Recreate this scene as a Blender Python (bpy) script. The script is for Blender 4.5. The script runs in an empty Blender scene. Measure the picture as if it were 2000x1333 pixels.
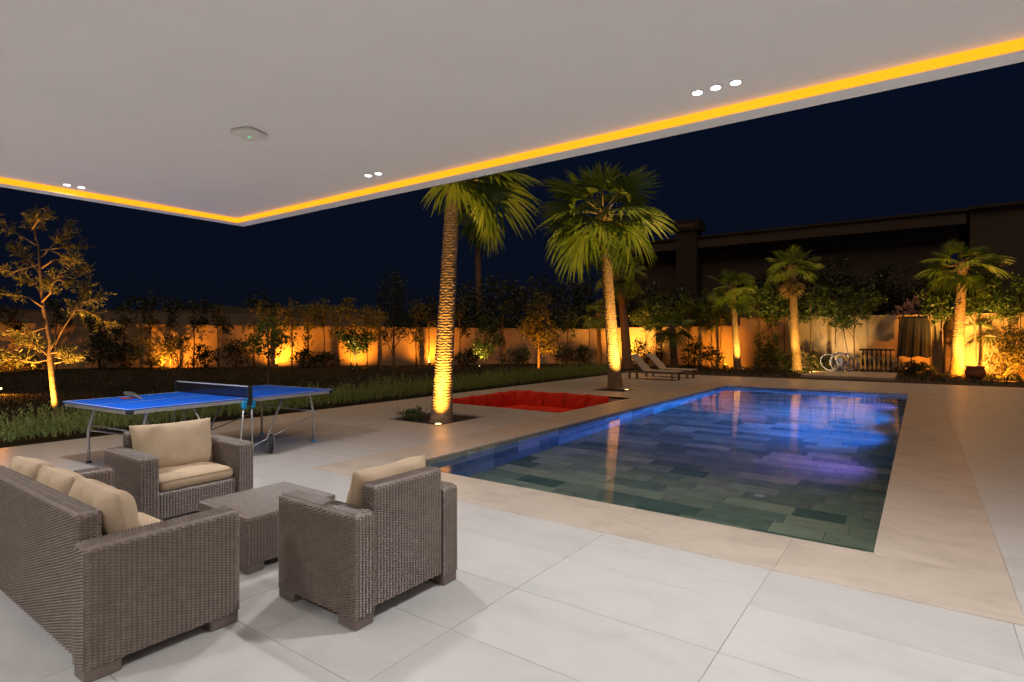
import bpy, math, random
import numpy as np
from mathutils import Vector, Matrix

random.seed(7)
rng = np.random.default_rng(7)
scene = bpy.context.scene
COL = scene.collection
PI = math.pi

# ------------------------------------------------------------------ camera
F = 1111.0                 # focal length in photo pixels (2000 wide)
HZ = 659.0                 # horizon row
H = 1.53                   # eye height
YAW = math.radians(35.7)   # camera turned to the left of the pool's long axis (+Y)
FW = (-math.sin(YAW), math.cos(YAW))
RT = (math.cos(YAW), math.sin(YAW))
cam = bpy.data.cameras.new('camera')
cam_o = bpy.data.objects.new('camera', cam)
COL.objects.link(cam_o)
cam.sensor_width = 36.0
cam.lens = F / 2000 * 36
cam.shift_y = -(666.5 - HZ) / 2000
cam.clip_start = 0.05
cam.clip_end = 1500
cam_o.location = (0, 0, H)
cam_o.rotation_euler = (PI / 2, 0, YAW)
scene.camera = cam_o

# ------------------------------------------------------------------ world: clear night sky
world = bpy.data.worlds.new('World')
scene.world = world
world.use_nodes = True
wn = world.node_tree
for n in list(wn.nodes):
    wn.nodes.remove(n)
wo = wn.nodes.new('ShaderNodeOutputWorld')
bg = wn.nodes.new('ShaderNodeBackground')
tc = wn.nodes.new('ShaderNodeTexCoord')
sx = wn.nodes.new('ShaderNodeSeparateXYZ')
rp = wn.nodes.new('ShaderNodeValToRGB')
rp.color_ramp.elements[0].position = 0.0
rp.color_ramp.elements[0].color = (0.0030, 0.0044, 0.0105, 1)
rp.color_ramp.elements[1].position = 0.55
rp.color_ramp.elements[1].color = (0.0014, 0.0042, 0.0150, 1)
wn.links.new(tc.outputs['Generated'], sx.inputs[0])
wn.links.new(sx.outputs['Z'], rp.inputs[0])
wn.links.new(rp.outputs[0], bg.inputs[0])
bg.inputs[1].default_value = 1.0
wn.links.new(bg.outputs[0], wo.inputs[0])

# ------------------------------------------------------------------ exposure
scene.view_settings.view_transform = 'Standard'
scene.view_settings.look = 'None'
scene.view_settings.exposure = 0.0
scene.view_settings.gamma = 1.0
scene.cycles.use_denoising = True
scene.cycles.max_bounces = 8
scene.cycles.transparent_max_bounces = 12
scene.cycles.caustics_reflective = False
scene.cycles.caustics_refractive = True
scene.cycles.sample_clamp_indirect = 4.0
# faint warm glow of the lit neighbourhood at night
sun = bpy.data.lights.new('night_glow', 'SUN')
sun.energy = 1.05; sun.angle = math.radians(75); sun.color = (1.0, 0.63, 0.38)
sun_o = bpy.data.objects.new('night_glow', sun)
COL.objects.link(sun_o)
sun_o.rotation_euler = (math.radians(14), 0, math.radians(20))
UP = 5.5                    # garden lamps
COOL = (0.94, 0.955, 1.0)
ORANGE = (1.0, 0.29, 0.018)
AMBER = (1.0, 0.52, 0.09)

# ------------------------------------------------------------------ helpers
def P(u, v, z=0.0):
    """photo pixel on the horizontal plane z -> world point"""
    d = (H - z) * F / (v - HZ)
    return PD(u, d, z)

def PD(u, d, z=0.0):
    xc = (u - 1000) / F * d
    return Vector((d * FW[0] + xc * RT[0], d * FW[1] + xc * RT[1], z))

def ZV(v, d):
    return H + (HZ - v) / F * d

def PV(u, v, d):
    return PD(u, d, ZV(v, d))

def new_mat(name):
    m = bpy.data.materials.new(name)
    m.use_nodes = True
    nt = m.node_tree
    b = nt.nodes['Principled BSDF']
    return m, nt, b

def N(nt, t, **kw):
    n = nt.nodes.new(t)
    for k, v in kw.items():
        setattr(n, k, v)
    return n

def noise(nt, scale, detail=4.0, rough=0.55, coord='Object', stretch=None):
    t = N(nt, 'ShaderNodeTexCoord')
    o = t.outputs[coord] if coord != 'Position' else None
    if coord == 'Position':
        g = N(nt, 'ShaderNodeNewGeometry')
        o = g.outputs['Position']
    if stretch:
        mp = N(nt, 'ShaderNodeMapping')
        mp.inputs['Scale'].default_value = stretch
        nt.links.new(o, mp.inputs[0])
        o = mp.outputs[0]
    n = N(nt, 'ShaderNodeTexNoise')
    n.inputs['Scale'].default_value = scale
    n.inputs['Detail'].default_value = detail
    n.inputs['Roughness'].default_value = rough
    nt.links.new(o, n.inputs['Vector'])
    return n.outputs['Fac']

def ramp(nt, fac, stops):
    r = N(nt, 'ShaderNodeValToRGB')
    els = r.color_ramp.elements
    els[0].position, els[0].color = stops[0][0], (*stops[0][1], 1)
    els[1].position, els[1].color = stops[-1][0], (*stops[-1][1], 1)
    for p, c in stops[1:-1]:
        e = els.new(p)
        e.color = (*c, 1)
    nt.links.new(fac, r.inputs[0])
    return r.outputs[0]

def bump(nt, b, fac, strength=0.3, dist=0.01):
    n = N(nt, 'ShaderNodeBump')
    n.inputs['Strength'].default_value = strength
    n.inputs['Distance'].default_value = dist
    nt.links.new(fac, n.inputs['Height'])
    nt.links.new(n.outputs[0], b.inputs['Normal'])

def simple(name, c1, c2=None, scale=8, rough=0.6, bmp=0.0, metal=0.0, coord='Object', stretch=None, dist=0.01, spec=0.5):
    m, nt, b = new_mat(name)
    b.inputs['Roughness'].default_value = rough
    b.inputs['Metallic'].default_value = metal
    b.inputs['Specular IOR Level'].default_value = spec
    c2 = c2 or tuple(x * 0.75 for x in c1)
    f = noise(nt, scale, coord=coord, stretch=stretch)
    nt.links.new(ramp(nt, f, [(0.3, c2), (0.7, c1)]), b.inputs['Base Color'])
    if bmp:
        bump(nt, b, f, bmp, dist)
    return m

def emis(name, col, s):
    m, nt, b = new_mat(name)
    b.inputs['Base Color'].default_value = (*col, 1)
    b.inputs['Emission Color'].default_value = (*col, 1)
    b.inputs['Emission Strength'].default_value = s
    return m

def leafmat(name, c1, c2, trans=0.35, rough=0.5):
    m, nt, b = new_mat(name)
    g = N(nt, 'ShaderNodeNewGeometry')
    oi = N(nt, 'ShaderNodeObjectInfo')
    a = N(nt, 'ShaderNodeMath', operation='ADD')
    nt.links.new(g.outputs['Random Per Island'], a.inputs[0])
    nt.links.new(oi.outputs['Random'], a.inputs[1])
    fr = N(nt, 'ShaderNodeMath', operation='FRACT')
    nt.links.new(a.outputs[0], fr.inputs[0])
    col = ramp(nt, fr.outputs[0], [(0.0, c1), (1.0, c2)])
    nt.links.new(col, b.inputs['Base Color'])
    b.inputs['Roughness'].default_value = rough
    tr = N(nt, 'ShaderNodeBsdfTranslucent')
    nt.links.new(col, tr.inputs['Color'])
    mx = N(nt, 'ShaderNodeMixShader')
    mx.inputs[0].default_value = trans
    out = nt.nodes['Material Output']
    nt.links.new(b.outputs[0], mx.inputs[1])
    nt.links.new(tr.outputs[0], mx.inputs[2])
    nt.links.new(mx.outputs[0], out.inputs['Surface'])
    return m

def tag(o, label=None, cat=None, group=None, kind=None):
    if label: o['label'] = label
    if cat: o['category'] = cat
    if group: o['group'] = group
    if kind: o['kind'] = kind
    return o

def empty(name, loc=(0, 0, 0), rz=0.0, label=None, cat=None, group=None):
    o = bpy.data.objects.new(name, None)
    o.location = loc
    o.rotation_euler = (0, 0, rz)
    o.empty_display_size = 0.1
    COL.objects.link(o)
    return tag(o, label, cat, group)

class MB:
    """collects shapes for one mesh"""
    def __init__(s):
        s.v, s.f = [], []
    def add(s, v, f):
        k = len(s.v)
        s.v += [tuple(p) for p in v]
        s.f += [tuple(i + k for i in q) for q in f]
        return s
    def box(s, x0, x1, y0, y1, z0, z1, bottom=True):
        v = [(x0, y0, z0), (x1, y0, z0), (x1, y1, z0), (x0, y1, z0), (x0, y0, z1), (x1, y0, z1), (x1, y1, z1), (x0, y1, z1)]
        f = [(4, 5, 6, 7), (0, 1, 5, 4), (1, 2, 6, 5), (2, 3, 7, 6), (3, 0, 4, 7)]
        if bottom: f.append((3, 2, 1, 0))
        return s.add(v, f)
    def bevbox(s, x0, x1, y0, y1, z0, z1, r=0.01):
        """box with chamfered edges"""
        v, idx = [], {}
        X, Y, Z = (x0, x1), (y0, y1), (z0, z1)
        for i in range(2):
            for j in range(2):
                for k in range(2):
                    sx_, sy_, sz_ = (1 - 2 * i), (1 - 2 * j), (1 - 2 * k)
                    idx[i, j, k, 0] = len(v); v.append((X[i], Y[j] + sy_ * r, Z[k] + sz_ * r))
                    idx[i, j, k, 1] = len(v); v.append((X[i] + sx_ * r, Y[j], Z[k] + sz_ * r))
                    idx[i, j, k, 2] = len(v); v.append((X[i] + sx_ * r, Y[j] + sy_ * r, Z[k]))
        f = []
        for i in range(2):
            f.append((idx[i,0,0,0], idx[i,1,0,0], idx[i,1,1,0], idx[i,0,1,0]))
            f.append((idx[0,i,0,1], idx[1,i,0,1], idx[1,i,1,1], idx[0,i,1,1]))
            f.append((idx[0,0,i,2], idx[1,0,i,2], idx[1,1,i,2], idx[0,1,i,2]))
        for i in range(2):
            for j in range(2):
                f.append((idx[i,j,0,0], idx[i,j,1,0], idx[i,j,1,1], idx[i,j,0,1]))
                f.append((idx[i,0,j,0], idx[i,1,j,0], idx[i,1,j,2], idx[i,0,j,2]))
                f.append((idx[0,i,j,1], idx[1,i,j,1], idx[1,i,j,2], idx[0,i,j,2]))
                for k in range(2):
                    f.append((idx[i,j,k,0], idx[i,j,k,1], idx[i,j,k,2])) if j == 0 else None
        for i in range(2):
            for k in range(2):
                f.append((idx[i,1,k,0], idx[i,1,k,1], idx[i,1,k,2]))
        return s.add(v, f)
    def tube(s, pts, radii, n=10, caps=True):
        pts = [Vector(p) for p in pts]
        if not hasattr(radii, '__len__'): radii = [radii] * len(pts)
        v, f = [], []
        t0 = (pts[1] - pts[0]).normalized()
        ref = Vector((0, 0, 1)) if abs(t0.z) < 0.9 else Vector((1, 0, 0))
        a = t0.cross(ref).normalized()
        for i, p in enumerate(pts):
            if i == 0: t = pts[1] - pts[0]
            elif i == len(pts) - 1: t = pts[-1] - pts[-2]
            else: t = pts[i + 1] - pts[i - 1]
            t.normalize()
            a = (a - t * a.dot(t)).normalized()
            b = t.cross(a)
            for k in range(n):
                w = 2 * PI * k / n
                v.append(p + (a * math.cos(w) + b * math.sin(w)) * radii[i])
        for i in range(len(pts) - 1):
            for k in range(n):
                f.append((i * n + k, i * n + (k + 1) % n, (i + 1) * n + (k + 1) % n, (i + 1) * n + k))
        if caps:
            f.append(tuple(range(n - 1, -1, -1)))
            f.append(tuple((len(pts) - 1) * n + k for k in range(n)))
        return s.add(v, f)
    def lathe(s, prof, c=(0, 0, 0), n=20):
        v, f = [], []
        for r, z in prof:
            for k in range(n):
                w = 2 * PI * k / n
                v.append((c[0] + r * math.cos(w), c[1] + r * math.sin(w), c[2] + z))
        for i in range(len(prof) - 1):
            for k in range(n):
                f.append((i * n + k, i * n + (k + 1) % n, (i + 1) * n + (k + 1) % n, (i + 1) * n + k))
        f.append(tuple(range(n - 1, -1, -1)))
        f.append(tuple((len(prof) - 1) * n + k for k in range(n)))
        return s.add(v, f)
    def mesh(s, name, smooth=False):
        me = bpy.data.meshes.new(name)
        me.from_pydata(s.v, [], s.f)
        if smooth:
            me.polygons.foreach_set('use_smooth', [True] * len(me.polygons))
        me.update()
        return me
    def build(s, name, mat, parent=None, smooth=False):
        return put(name, s.mesh(name, smooth), mat, parent)

def put(name, me, mat=None, parent=None):
    if mat is not None and not me.materials:
        me.materials.append(mat)
    o = bpy.data.objects.new(name, me)
    COL.objects.link(o)
    if parent is not None: o.parent = parent
    return o

def np_mesh(name, verts, nper, smooth=False):
    """verts (n, nper, 3): n separate polygons of nper corners"""
    n = verts.shape[0]
    me = bpy.data.meshes.new(name)
    me.vertices.add(n * nper)
    me.vertices.foreach_set('co', verts.reshape(-1).astype(np.float32))
    me.loops.add(n * nper)
    me.loops.foreach_set('vertex_index', np.arange(n * nper, dtype=np.int32))
    me.polygons.add(n)
    me.polygons.foreach_set('loop_start', np.arange(0, n * nper, nper, dtype=np.int32))
    me.update(calc_edges=True)
    me.validate()
    return me

def leaf_quads(c, size, aspect=0.5, up=0.0, dirs=None):
    """kite-shaped leaves at the points c"""
    n = len(c)
    if dirs is None:
        d = rng.normal(size=(n, 3))
        d[:, 2] += up
    else:
        d = dirs + rng.normal(size=(n, 3)) * 0.15
    d /= np.linalg.norm(d, axis=1, keepdims=True)
    r = rng.normal(size=(n, 3))
    s = np.cross(d, r)
    s /= np.linalg.norm(s, axis=1, keepdims=True) + 1e-9
    L = (size * rng.uniform(0.6, 1.3, size=(n, 1)))
    w = L * aspect * 0.5
    q = np.stack([c, c + d * L * 0.45 + s * w, c + d * L, c + d * L * 0.45 - s * w], axis=1)
    return q

def blob_points(blobs, n):
    """points spread in ellipsoids (cx,cy,cz,rx,ry,rz), denser to the shell, in uneven clumps"""
    vol = np.array([b[3] * b[4] * b[5] for b in blobs]) ** 0.7
    cnt = (n * vol / vol.sum()).astype(int) + 1
    out = []
    for b, k in zip(blobs, cnt):
        ncl = max(4, int(k / 14))
        d = rng.normal(size=(ncl, 3)); d /= np.linalg.norm(d, axis=1, keepdims=True)
        cc = d * (rng.uniform(0.15, 1.0, size=(ncl, 1)) ** 0.55)
        p = cc[rng.integers(0, ncl, k)] + rng.normal(size=(k, 3)) * 0.14
        out.append(p * np.array(b[3:6]) + np.array(b[0:3]))
    return np.concatenate(out)

# ------------------------------------------------------------------ materials
def tile_mat(name, cols, rough, nscale=3.0, bmp=0.05, vein=None, spec=0.5, con=1.0):
    m, nt, b = new_mat(name)
    g = N(nt, 'ShaderNodeNewGeometry')
    oi = N(nt, 'ShaderNodeObjectInfo')
    a = N(nt, 'ShaderNodeMath', operation='ADD')
    nt.links.new(g.outputs['Random Per Island'], a.inputs[0])
    nt.links.new(oi.outputs['Random'], a.inputs[1])
    fr = N(nt, 'ShaderNodeMath', operation='FRACT')
    nt.links.new(a.outputs[0], fr.inputs[0])
    base = ramp(nt, fr.outputs[0], [(i / (len(cols) - 1), c) for i, c in enumerate(cols)])
    # cloudy streaks; every tile has its own piece of the pattern
    mul = N(nt, 'ShaderNodeMath', operation='MULTIPLY'); mul.inputs[1].default_value = 37.0
    nt.links.new(fr.outputs[0], mul.inputs[0])
    nz = N(nt, 'ShaderNodeTexNoise', noise_dimensions='4D')
    mp = N(nt, 'ShaderNodeMapping'); mp.inputs['Scale'].default_value = vein or (1, 1, 1)
    nt.links.new(g.outputs['Position'], mp.inputs[0])
    nt.links.new(mp.outputs[0], nz.inputs['Vector'])
    nt.links.new(mul.outputs[0], nz.inputs['W'])
    nz.inputs['Scale'].default_value = nscale
    nz.inputs['Detail'].default_value = 7
    nz.inputs['Roughness'].default_value = 0.62
    nz.inputs['Distortion'].default_value = 0.7
    sh = ramp(nt, nz.outputs['Fac'], [(0.25, tuple(1 - con * k for k in (.38, .40, .43))), (0.5, tuple(1 - con * k for k in (.05, .06, .08))), (0.75, tuple(1 + con * k for k in (.12, .10, .06)))])
    mx = N(nt, 'ShaderNodeMix', data_type='RGBA', blend_type='MULTIPLY')
    mx.inputs[0].default_value = 1.0
    nt.links.new(base, mx.inputs[6]); nt.links.new(sh, mx.inputs[7])
    nt.links.new(mx.outputs[2], b.inputs['Base Color'])
    b.inputs['Roughness'].default_value = rough
    b.inputs['Specular IOR Level'].default_value = spec
    bump(nt, b, nz.outputs['Fac'], bmp, 0.01)
    return m

M = {}
M['tile'] = tile_mat('porcelain_tile', [(0.535, 0.505, 0.47), (0.575, 0.545, 0.51), (0.555, 0.525, 0.49)], 0.33, 2.6, 0.03, (1, 2.0, 1), con=0.38)
M['coping'] = tile_mat('limestone_coping', [(0.54, 0.455, 0.37), (0.58, 0.485, 0.395), (0.56, 0.47, 0.38)], 0.4, 2.6, 0.05, (1, 1.6, 1), con=0.7)
M['slate'] = tile_mat('slate_tile', [(0.13, 0.20, 0.17), (0.36, 0.43, 0.35), (0.62, 0.62, 0.47), (0.20, 0.28, 0.235), (0.70, 0.67, 0.50), (0.14, 0.22, 0.19), (0.50, 0.54, 0.42)], 0.5, 3.2, 0.15, (1, 1.8, 1))
M['grout'] = simple('grout', (0.44, 0.41, 0.37), scale=30, rough=0.9)
M['pool_grout'] = simple('pool_grout', (0.07, 0.08, 0.07), scale=30, rough=0.9)
M['ceiling'] = simple('ceiling_plaster', (0.86, 0.84, 0.82), (0.83, 0.81, 0.79), scale=2.0, rough=0.9, bmp=0.02)
M['plaster'] = simple('garden_wall_plaster', (0.56, 0.45, 0.32), (0.42, 0.33, 0.23), scale=1.3, rough=0.9, bmp=0.15, coord='Position', dist=0.02)
M['plaster_dark'] = simple('neighbour_plaster', (0.30, 0.25, 0.19), (0.22, 0.18, 0.14), scale=1.0, rough=0.9, bmp=0.1)
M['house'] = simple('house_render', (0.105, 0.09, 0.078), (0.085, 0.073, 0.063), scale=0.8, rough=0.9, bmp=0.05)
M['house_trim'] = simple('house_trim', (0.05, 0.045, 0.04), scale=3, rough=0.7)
M['soil'] = simple('soil', (0.07, 0.05, 0.035), (0.03, 0.02, 0.015), scale=14, rough=1, bmp=0.8, dist=0.05)
M['lawn_soil'] = simple('lawn_soil', (0.020, 0.022, 0.008), (0.010, 0.012, 0.005), scale=5, rough=1, bmp=0.8, coord='Position', dist=0.04)
M['grass'] = leafmat('grass_blades', (0.013, 0.020, 0.005), (0.028, 0.036, 0.009), 0.3)
M['leaf'] = leafmat('broad_leaf', (0.04, 0.085, 0.02), (0.10, 0.16, 0.04), 0.35, 0.4)
M['leaf_fresh'] = leafmat('fresh_leaf', (0.13, 0.22, 0.05), (0.22, 0.33, 0.09), 0.35)
M['leaf_dry'] = leafmat('olive_leaf', (0.10, 0.12, 0.035), (0.22, 0.22, 0.08), 0.4)
M['leaf_dark'] = leafmat('dark_leaf', (0.02, 0.035, 0.014), (0.05, 0.075, 0.028), 0.25)
M['rosemary'] = leafmat('rosemary_leaf', (0.22, 0.31, 0.10), (0.38, 0.48, 0.18), 0.4)
M['frond'] = leafmat('palm_frond', (0.10, 0.18, 0.025), (0.18, 0.26, 0.05), 0.45, 0.42)
M['petiole'] = simple('petiole', (0.22, 0.20, 0.07), (0.15, 0.13, 0.05), scale=20, rough=0.5)
M['dead_frond'] = leafmat('dead_frond', (0.24, 0.17, 0.09), (0.32, 0.24, 0.13), 0.25)
M['bark'] = simple('tree_bark', (0.24, 0.17, 0.11), (0.12, 0.085, 0.055), scale=18, rough=0.9, bmp=0.5)
M['palm_bark'] = simple('palm_bark', (0.40, 0.29, 0.18), (0.20, 0.13, 0.075), scale=9, rough=0.85, bmp=0.5, stretch=(1, 1, 6))
M['stake'] = simple('stake_wood', (0.12, 0.08, 0.05), (0.07, 0.045, 0.03), scale=12, rough=0.9)
M['resin'] = simple('brown_resin_weave', (0.225, 0.172, 0.138), (0.16, 0.121, 0.095), scale=25, rough=0.45, spec=0.4)
M['resin_plain'] = simple('brown_resin_smooth', (0.18, 0.135, 0.11), (0.155, 0.115, 0.092), scale=12, rough=0.5)
M['fabric'] = simple('sand_cushion_fabric', (0.53, 0.385, 0.25), (0.46, 0.33, 0.21), scale=6, rough=0.9, bmp=0.35, dist=0.03, spec=0.2)
M['piping'] = simple('cushion_piping', (0.46, 0.33, 0.18), scale=8, rough=0.9, spec=0.2)
M['red'] = simple('red_cushion_fabric', (0.76, 0.05, 0.02), (0.62, 0.032, 0.014), scale=6, rough=0.85, bmp=0.35, dist=0.03, spec=0.2)
M['table_blue'] = simple('blue_table_surface', (0.010, 0.125, 0.72), (0.009, 0.115, 0.66), scale=3, rough=0.5, spec=0.25)
M['white_line'] = simple('white_line_paint', (0.75, 0.75, 0.75), scale=5, rough=0.5)
M['steel'] = simple('painted_steel', (0.55, 0.53, 0.50), (0.48, 0.46, 0.43), scale=15, rough=0.38, metal=0.5)
M['black'] = simple('black_plastic', (0.022, 0.022, 0.024), scale=15, rough=0.5)
M['rubber_grey'] = simple('paddle_rubber', (0.10, 0.11, 0.10), scale=15, rough=0.6)
M['rubber'] = simple('tyre_rubber', (0.03, 0.03, 0.03), scale=15, rough=0.8)
M['cyan'] = simple('bright_blue_plastic', (0.01, 0.30, 0.62), scale=10, rough=0.4)
M['wood'] = simple('teak_slats', (0.26, 0.20, 0.14), (0.18, 0.13, 0.09), scale=8, rough=0.6, stretch=(1, 12, 1))
M['canvas'] = simple('lounger_canvas', (0.55, 0.48, 0.38), (0.50, 0.43, 0.34), scale=30, rough=0.9)
M['white_plastic'] = simple('white_plastic', (0.72, 0.70, 0.66), (0.69, 0.67, 0.63), scale=6, rough=0.45)
M['cloth_dark'] = simple('dark_cloth', (0.028, 0.030, 0.034), (0.018, 0.018, 0.021), scale=6, rough=0.95, bmp=0.3)
M['hose'] = simple('blue_hose', (0.16, 0.22, 0.75), (0.10, 0.15, 0.55), scale=6, rough=0.4)
M['iron'] = simple('dark_iron', (0.02, 0.018, 0.016), scale=10, rough=0.6)
M['terracotta'] = simple('terracotta', (0.42, 0.17, 0.08), (0.33, 0.12, 0.06), scale=6, rough=0.8)
M['flower'] = leafmat('flower_petals', (0.75, 0.70, 0.45), (0.8, 0.78, 0.62), 0.3)
M['pink_flower'] = leafmat('pink_petals', (0.70, 0.35, 0.30), (0.75, 0.5, 0.42), 0.3)
M['hill'] = simple('far_hill', (0.02, 0.025, 0.02), scale=0.05, rough=1)
M['cove'] = emis('cove_strip_light', (1.0, 0.36, 0.005), 1.25)
M['led_cool'] = emis('downlight_lens', (0.85, 0.94, 1.0), 12.0)
M['led_warm'] = emis('uplight_lens', (1.0, 0.62, 0.22), 6.0)
M['led_green'] = emis('status_light', (0.1, 1.0, 0.35), 1.5)
M['led_pool'] = emis('pool_lamp_lens', (0.05, 0.14, 1.0), 0.8)
m, nt, b = new_mat('glass_dark'); M['glass'] = m
b.inputs['Base Color'].default_value = (0.01, 0.012, 0.016, 1); b.inputs['Roughness'].default_value = 0.08
# pool water: clear, mirror-like at grazing angles
m, nt, b = new_mat('pool_water'); M['water'] = m
nt.nodes.remove(b)
tr = N(nt, 'ShaderNodeBsdfRefraction'); tr.inputs['Color'].default_value = (0.86, 0.99, 0.95, 1); tr.inputs['IOR'].default_value = 1.33; tr.inputs['Roughness'].default_value = 0.0
gl = N(nt, 'ShaderNodeBsdfGlossy'); gl.inputs['Roughness'].default_value = 0.035
fr = N(nt, 'ShaderNodeFresnel'); fr.inputs['IOR'].default_value = 1.33
mx = N(nt, 'ShaderNodeMixShader')
nz = noise(nt, 1.6, 2.0, 0.5, 'Position', (1.0, 0.55, 1.0))
bp = N(nt, 'ShaderNodeBump'); bp.inputs['Strength'].default_value = 0.16; bp.inputs['Distance'].default_value = 0.02
nt.links.new(nz, bp.inputs['Height'])
nt.links.new(bp.outputs[0], gl.inputs['Normal']); nt.links.new(bp.outputs[0], fr.inputs['Normal'])
nt.links.new(fr.outputs[0], mx.inputs[0]); nt.links.new(tr.outputs[0], mx.inputs[1]); nt.links.new(gl.outputs[0], mx.inputs[2])
nt.links.new(mx.outputs[0], nt.nodes['Material Output'].inputs['Surface'])
# fine black net
m, nt, b = new_mat('table_net'); M['net'] = m
b.inputs['Base Color'].default_value = (0.015, 0.015, 0.018, 1)
tr = N(nt, 'ShaderNodeBsdfTransparent'); mx = N(nt, 'ShaderNodeMixShader'); mx.inputs[0].default_value = 0.62
nt.links.new(tr.outputs[0], mx.inputs[1]); nt.links.new(b.outputs[0], mx.inputs[2])
nt.links.new(mx.outputs[0], nt.nodes['Material Output'].inputs['Surface'])

def spot(parent, loc, target, power, col, angle=100, blend=0.7, size=0.03):
    l = bpy.data.lights.new('lamp', 'SPOT')
    l.energy = power; l.color = col; l.spot_size = math.radians(angle); l.spot_blend = blend; l.shadow_soft_size = size
    o = bpy.data.objects.new('lamp', l)
    COL.objects.link(o)
    d = Vector(target) - Vector(loc)
    o.rotation_euler = d.to_track_quat('-Z', 'Y').to_euler()
    o.location = Vector(loc) - (Vector(parent.location) if parent else Vector())
    o.parent = parent
    return o

# ================================================================== SETTING
POOL = (-5.03, -0.26, 4.75, 18.65)
COPE = (-5.78, 0.46, 4.03, 19.35)
PIT = (-9.47, -5.92, 9.90, 13.40)
BED = (-8.10, -6.80, 7.28, 8.63)
BED2 = (-7.75, -6.75, 14.7, 15.7)
DECK = (-10.30, 8.0, -6.0, 23.0)
HOLES = [COPE, PIT, BED, BED2]

def subtract(rects, h):
    out = []
    for (a, b_, c, d) in rects:
        if h[1] <= a or h[0] >= b_ or h[3] <= c or h[2] >= d:
            out.append((a, b_, c, d)); continue
        if a < h[0]: out.append((a, h[0], c, d))
        if h[1] < b_: out.append((h[1], b_, c, d))
        x0, x1 = max(a, h[0]), min(b_, h[1])
        if c < h[2]: out.append((x0, x1, c, h[2]))
        if h[3] < d: out.append((x0, x1, h[3], d))
    return out

def uv_of(x, y, z):
    d = x * FW[0] + y * FW[1]
    xc = x * RT[0] + y * RT[1]
    if d < 0.3: return None
    return (1000 + xc / d * F, HZ + (H - z) / d * F, d)

def in_view(x, y, z=0, m=150):
    q = uv_of(x, y, z)
    return q is not None and -m < q[0] < 2000 + m and -m < q[1] < 1333 + m

# ground sheet with the openings of pool and pit left free
mb = MB()
for r in subtract(subtract([(-400, 400, -400, 400)], (COPE[0] + .1, COPE[1] - .1, COPE[2] + .1, COPE[3] - .1)), (PIT[0] - .05, PIT[1] + .05, PIT[2] - .05, PIT[3] + .05)):
    mb.add([(r[0], r[2], -0.06), (r[1], r[2], -0.06), (r[1], r[3], -0.06), (r[0], r[3], -0.06)], [(0, 1, 2, 3)])
tag(mb.build('ground', M['soil']), kind='structure')

# deck: grout bed + single tiles
mb = MB()
rs = [DECK]
for h in HOLES: rs = [q for r in rs for q in subtract([r], h)]
for r in rs: mb.box(r[0], r[1], r[2], r[3], -0.055, -0.004, False)
deck = tag(mb.build('deck', M['grout']), kind='structure')
TX, TY, J = 1.2, 0.6, 0.0016
tiles = []
x = -0.80 - TX * 9
while x < DECK[1]:
    y = 4.03 - TY * 17
    while y < DECK[3]:
        rr = [(max(x, DECK[0]), min(x + TX, DECK[1]), max(y, DECK[2]), min(y + TY, DECK[3]))]
        if rr[0][1] - rr[0][0] > .02 and rr[0][3] - rr[0][2] > .02:
            for h in HOLES: rr = [q for r in rr for q in subtract([r], h)]
            for r in rr:
                if r[1] - r[0] > .01 and r[3] - r[2] > .01: tiles.append(r)
        y += TY
    x += TX
def tkey(r):
    cx, cy = (r[0] + r[1]) / 2, (r[2] + r[3]) / 2
    q = uv_of(cx, cy, 0)
    if not in_view(cx, cy): return 1e9
    return q[2]
tiles.sort(key=tkey)
shared = {}
def slab_mesh(name, w, d, t, mat):
    k = (name, round(w, 3), round(d, 3), t)
    if k not in shared:
        c = 0.0015
        mb = MB()
        v = [(-w/2, -d/2, -t), (w/2, -d/2, -t), (w/2, d/2, -t), (-w/2, d/2, -t),
             (-w/2, -d/2, -c), (w/2, -d/2, -c), (w/2, d/2, -c), (-w/2, d/2, -c),
             (-w/2+c, -d/2+c, 0), (w/2-c, -d/2+c, 0), (w/2-c, d/2-c, 0), (-w/2+c, d/2-c, 0)]
        f = [(8, 9, 10, 11)]
        for a in (0, 4):
            for i in range(4):
                f.append((a + i, a + (i + 1) % 4, a + 4 + (i + 1) % 4, a + 4 + i))
        mb.add(v, f)
        me = mb.mesh(name); me.materials.append(mat); shared[k] = me
    return shared[k]
def lay(name, rects, parent, mat, z, t, nmax, j=J, key=None):
    rest = MB()
    for i, r in enumerate(rects):
        w, d = r[1] - r[0] - 2 * j, r[3] - r[2] - 2 * j
        if w < 0.01 or d < 0.01: continue
        c = ((r[0] + r[1]) / 2, (r[2] + r[3]) / 2)
        if i < nmax:
            o = put(name, slab_mesh(name, w, d, t, mat), None, parent)
            o.location = (c[0], c[1], z)
        else:
            rest.box(c[0] - w/2, c[0] + w/2, c[1] - d/2, c[1] + d/2, z - t, z, False)
    if rest.v:
        o = rest.build(name + '_field', mat, parent); o['kind'] = 'stuff'
lay('deck_tile', tiles, deck, M['tile'], 0.0, 0.0035, 300)

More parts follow.
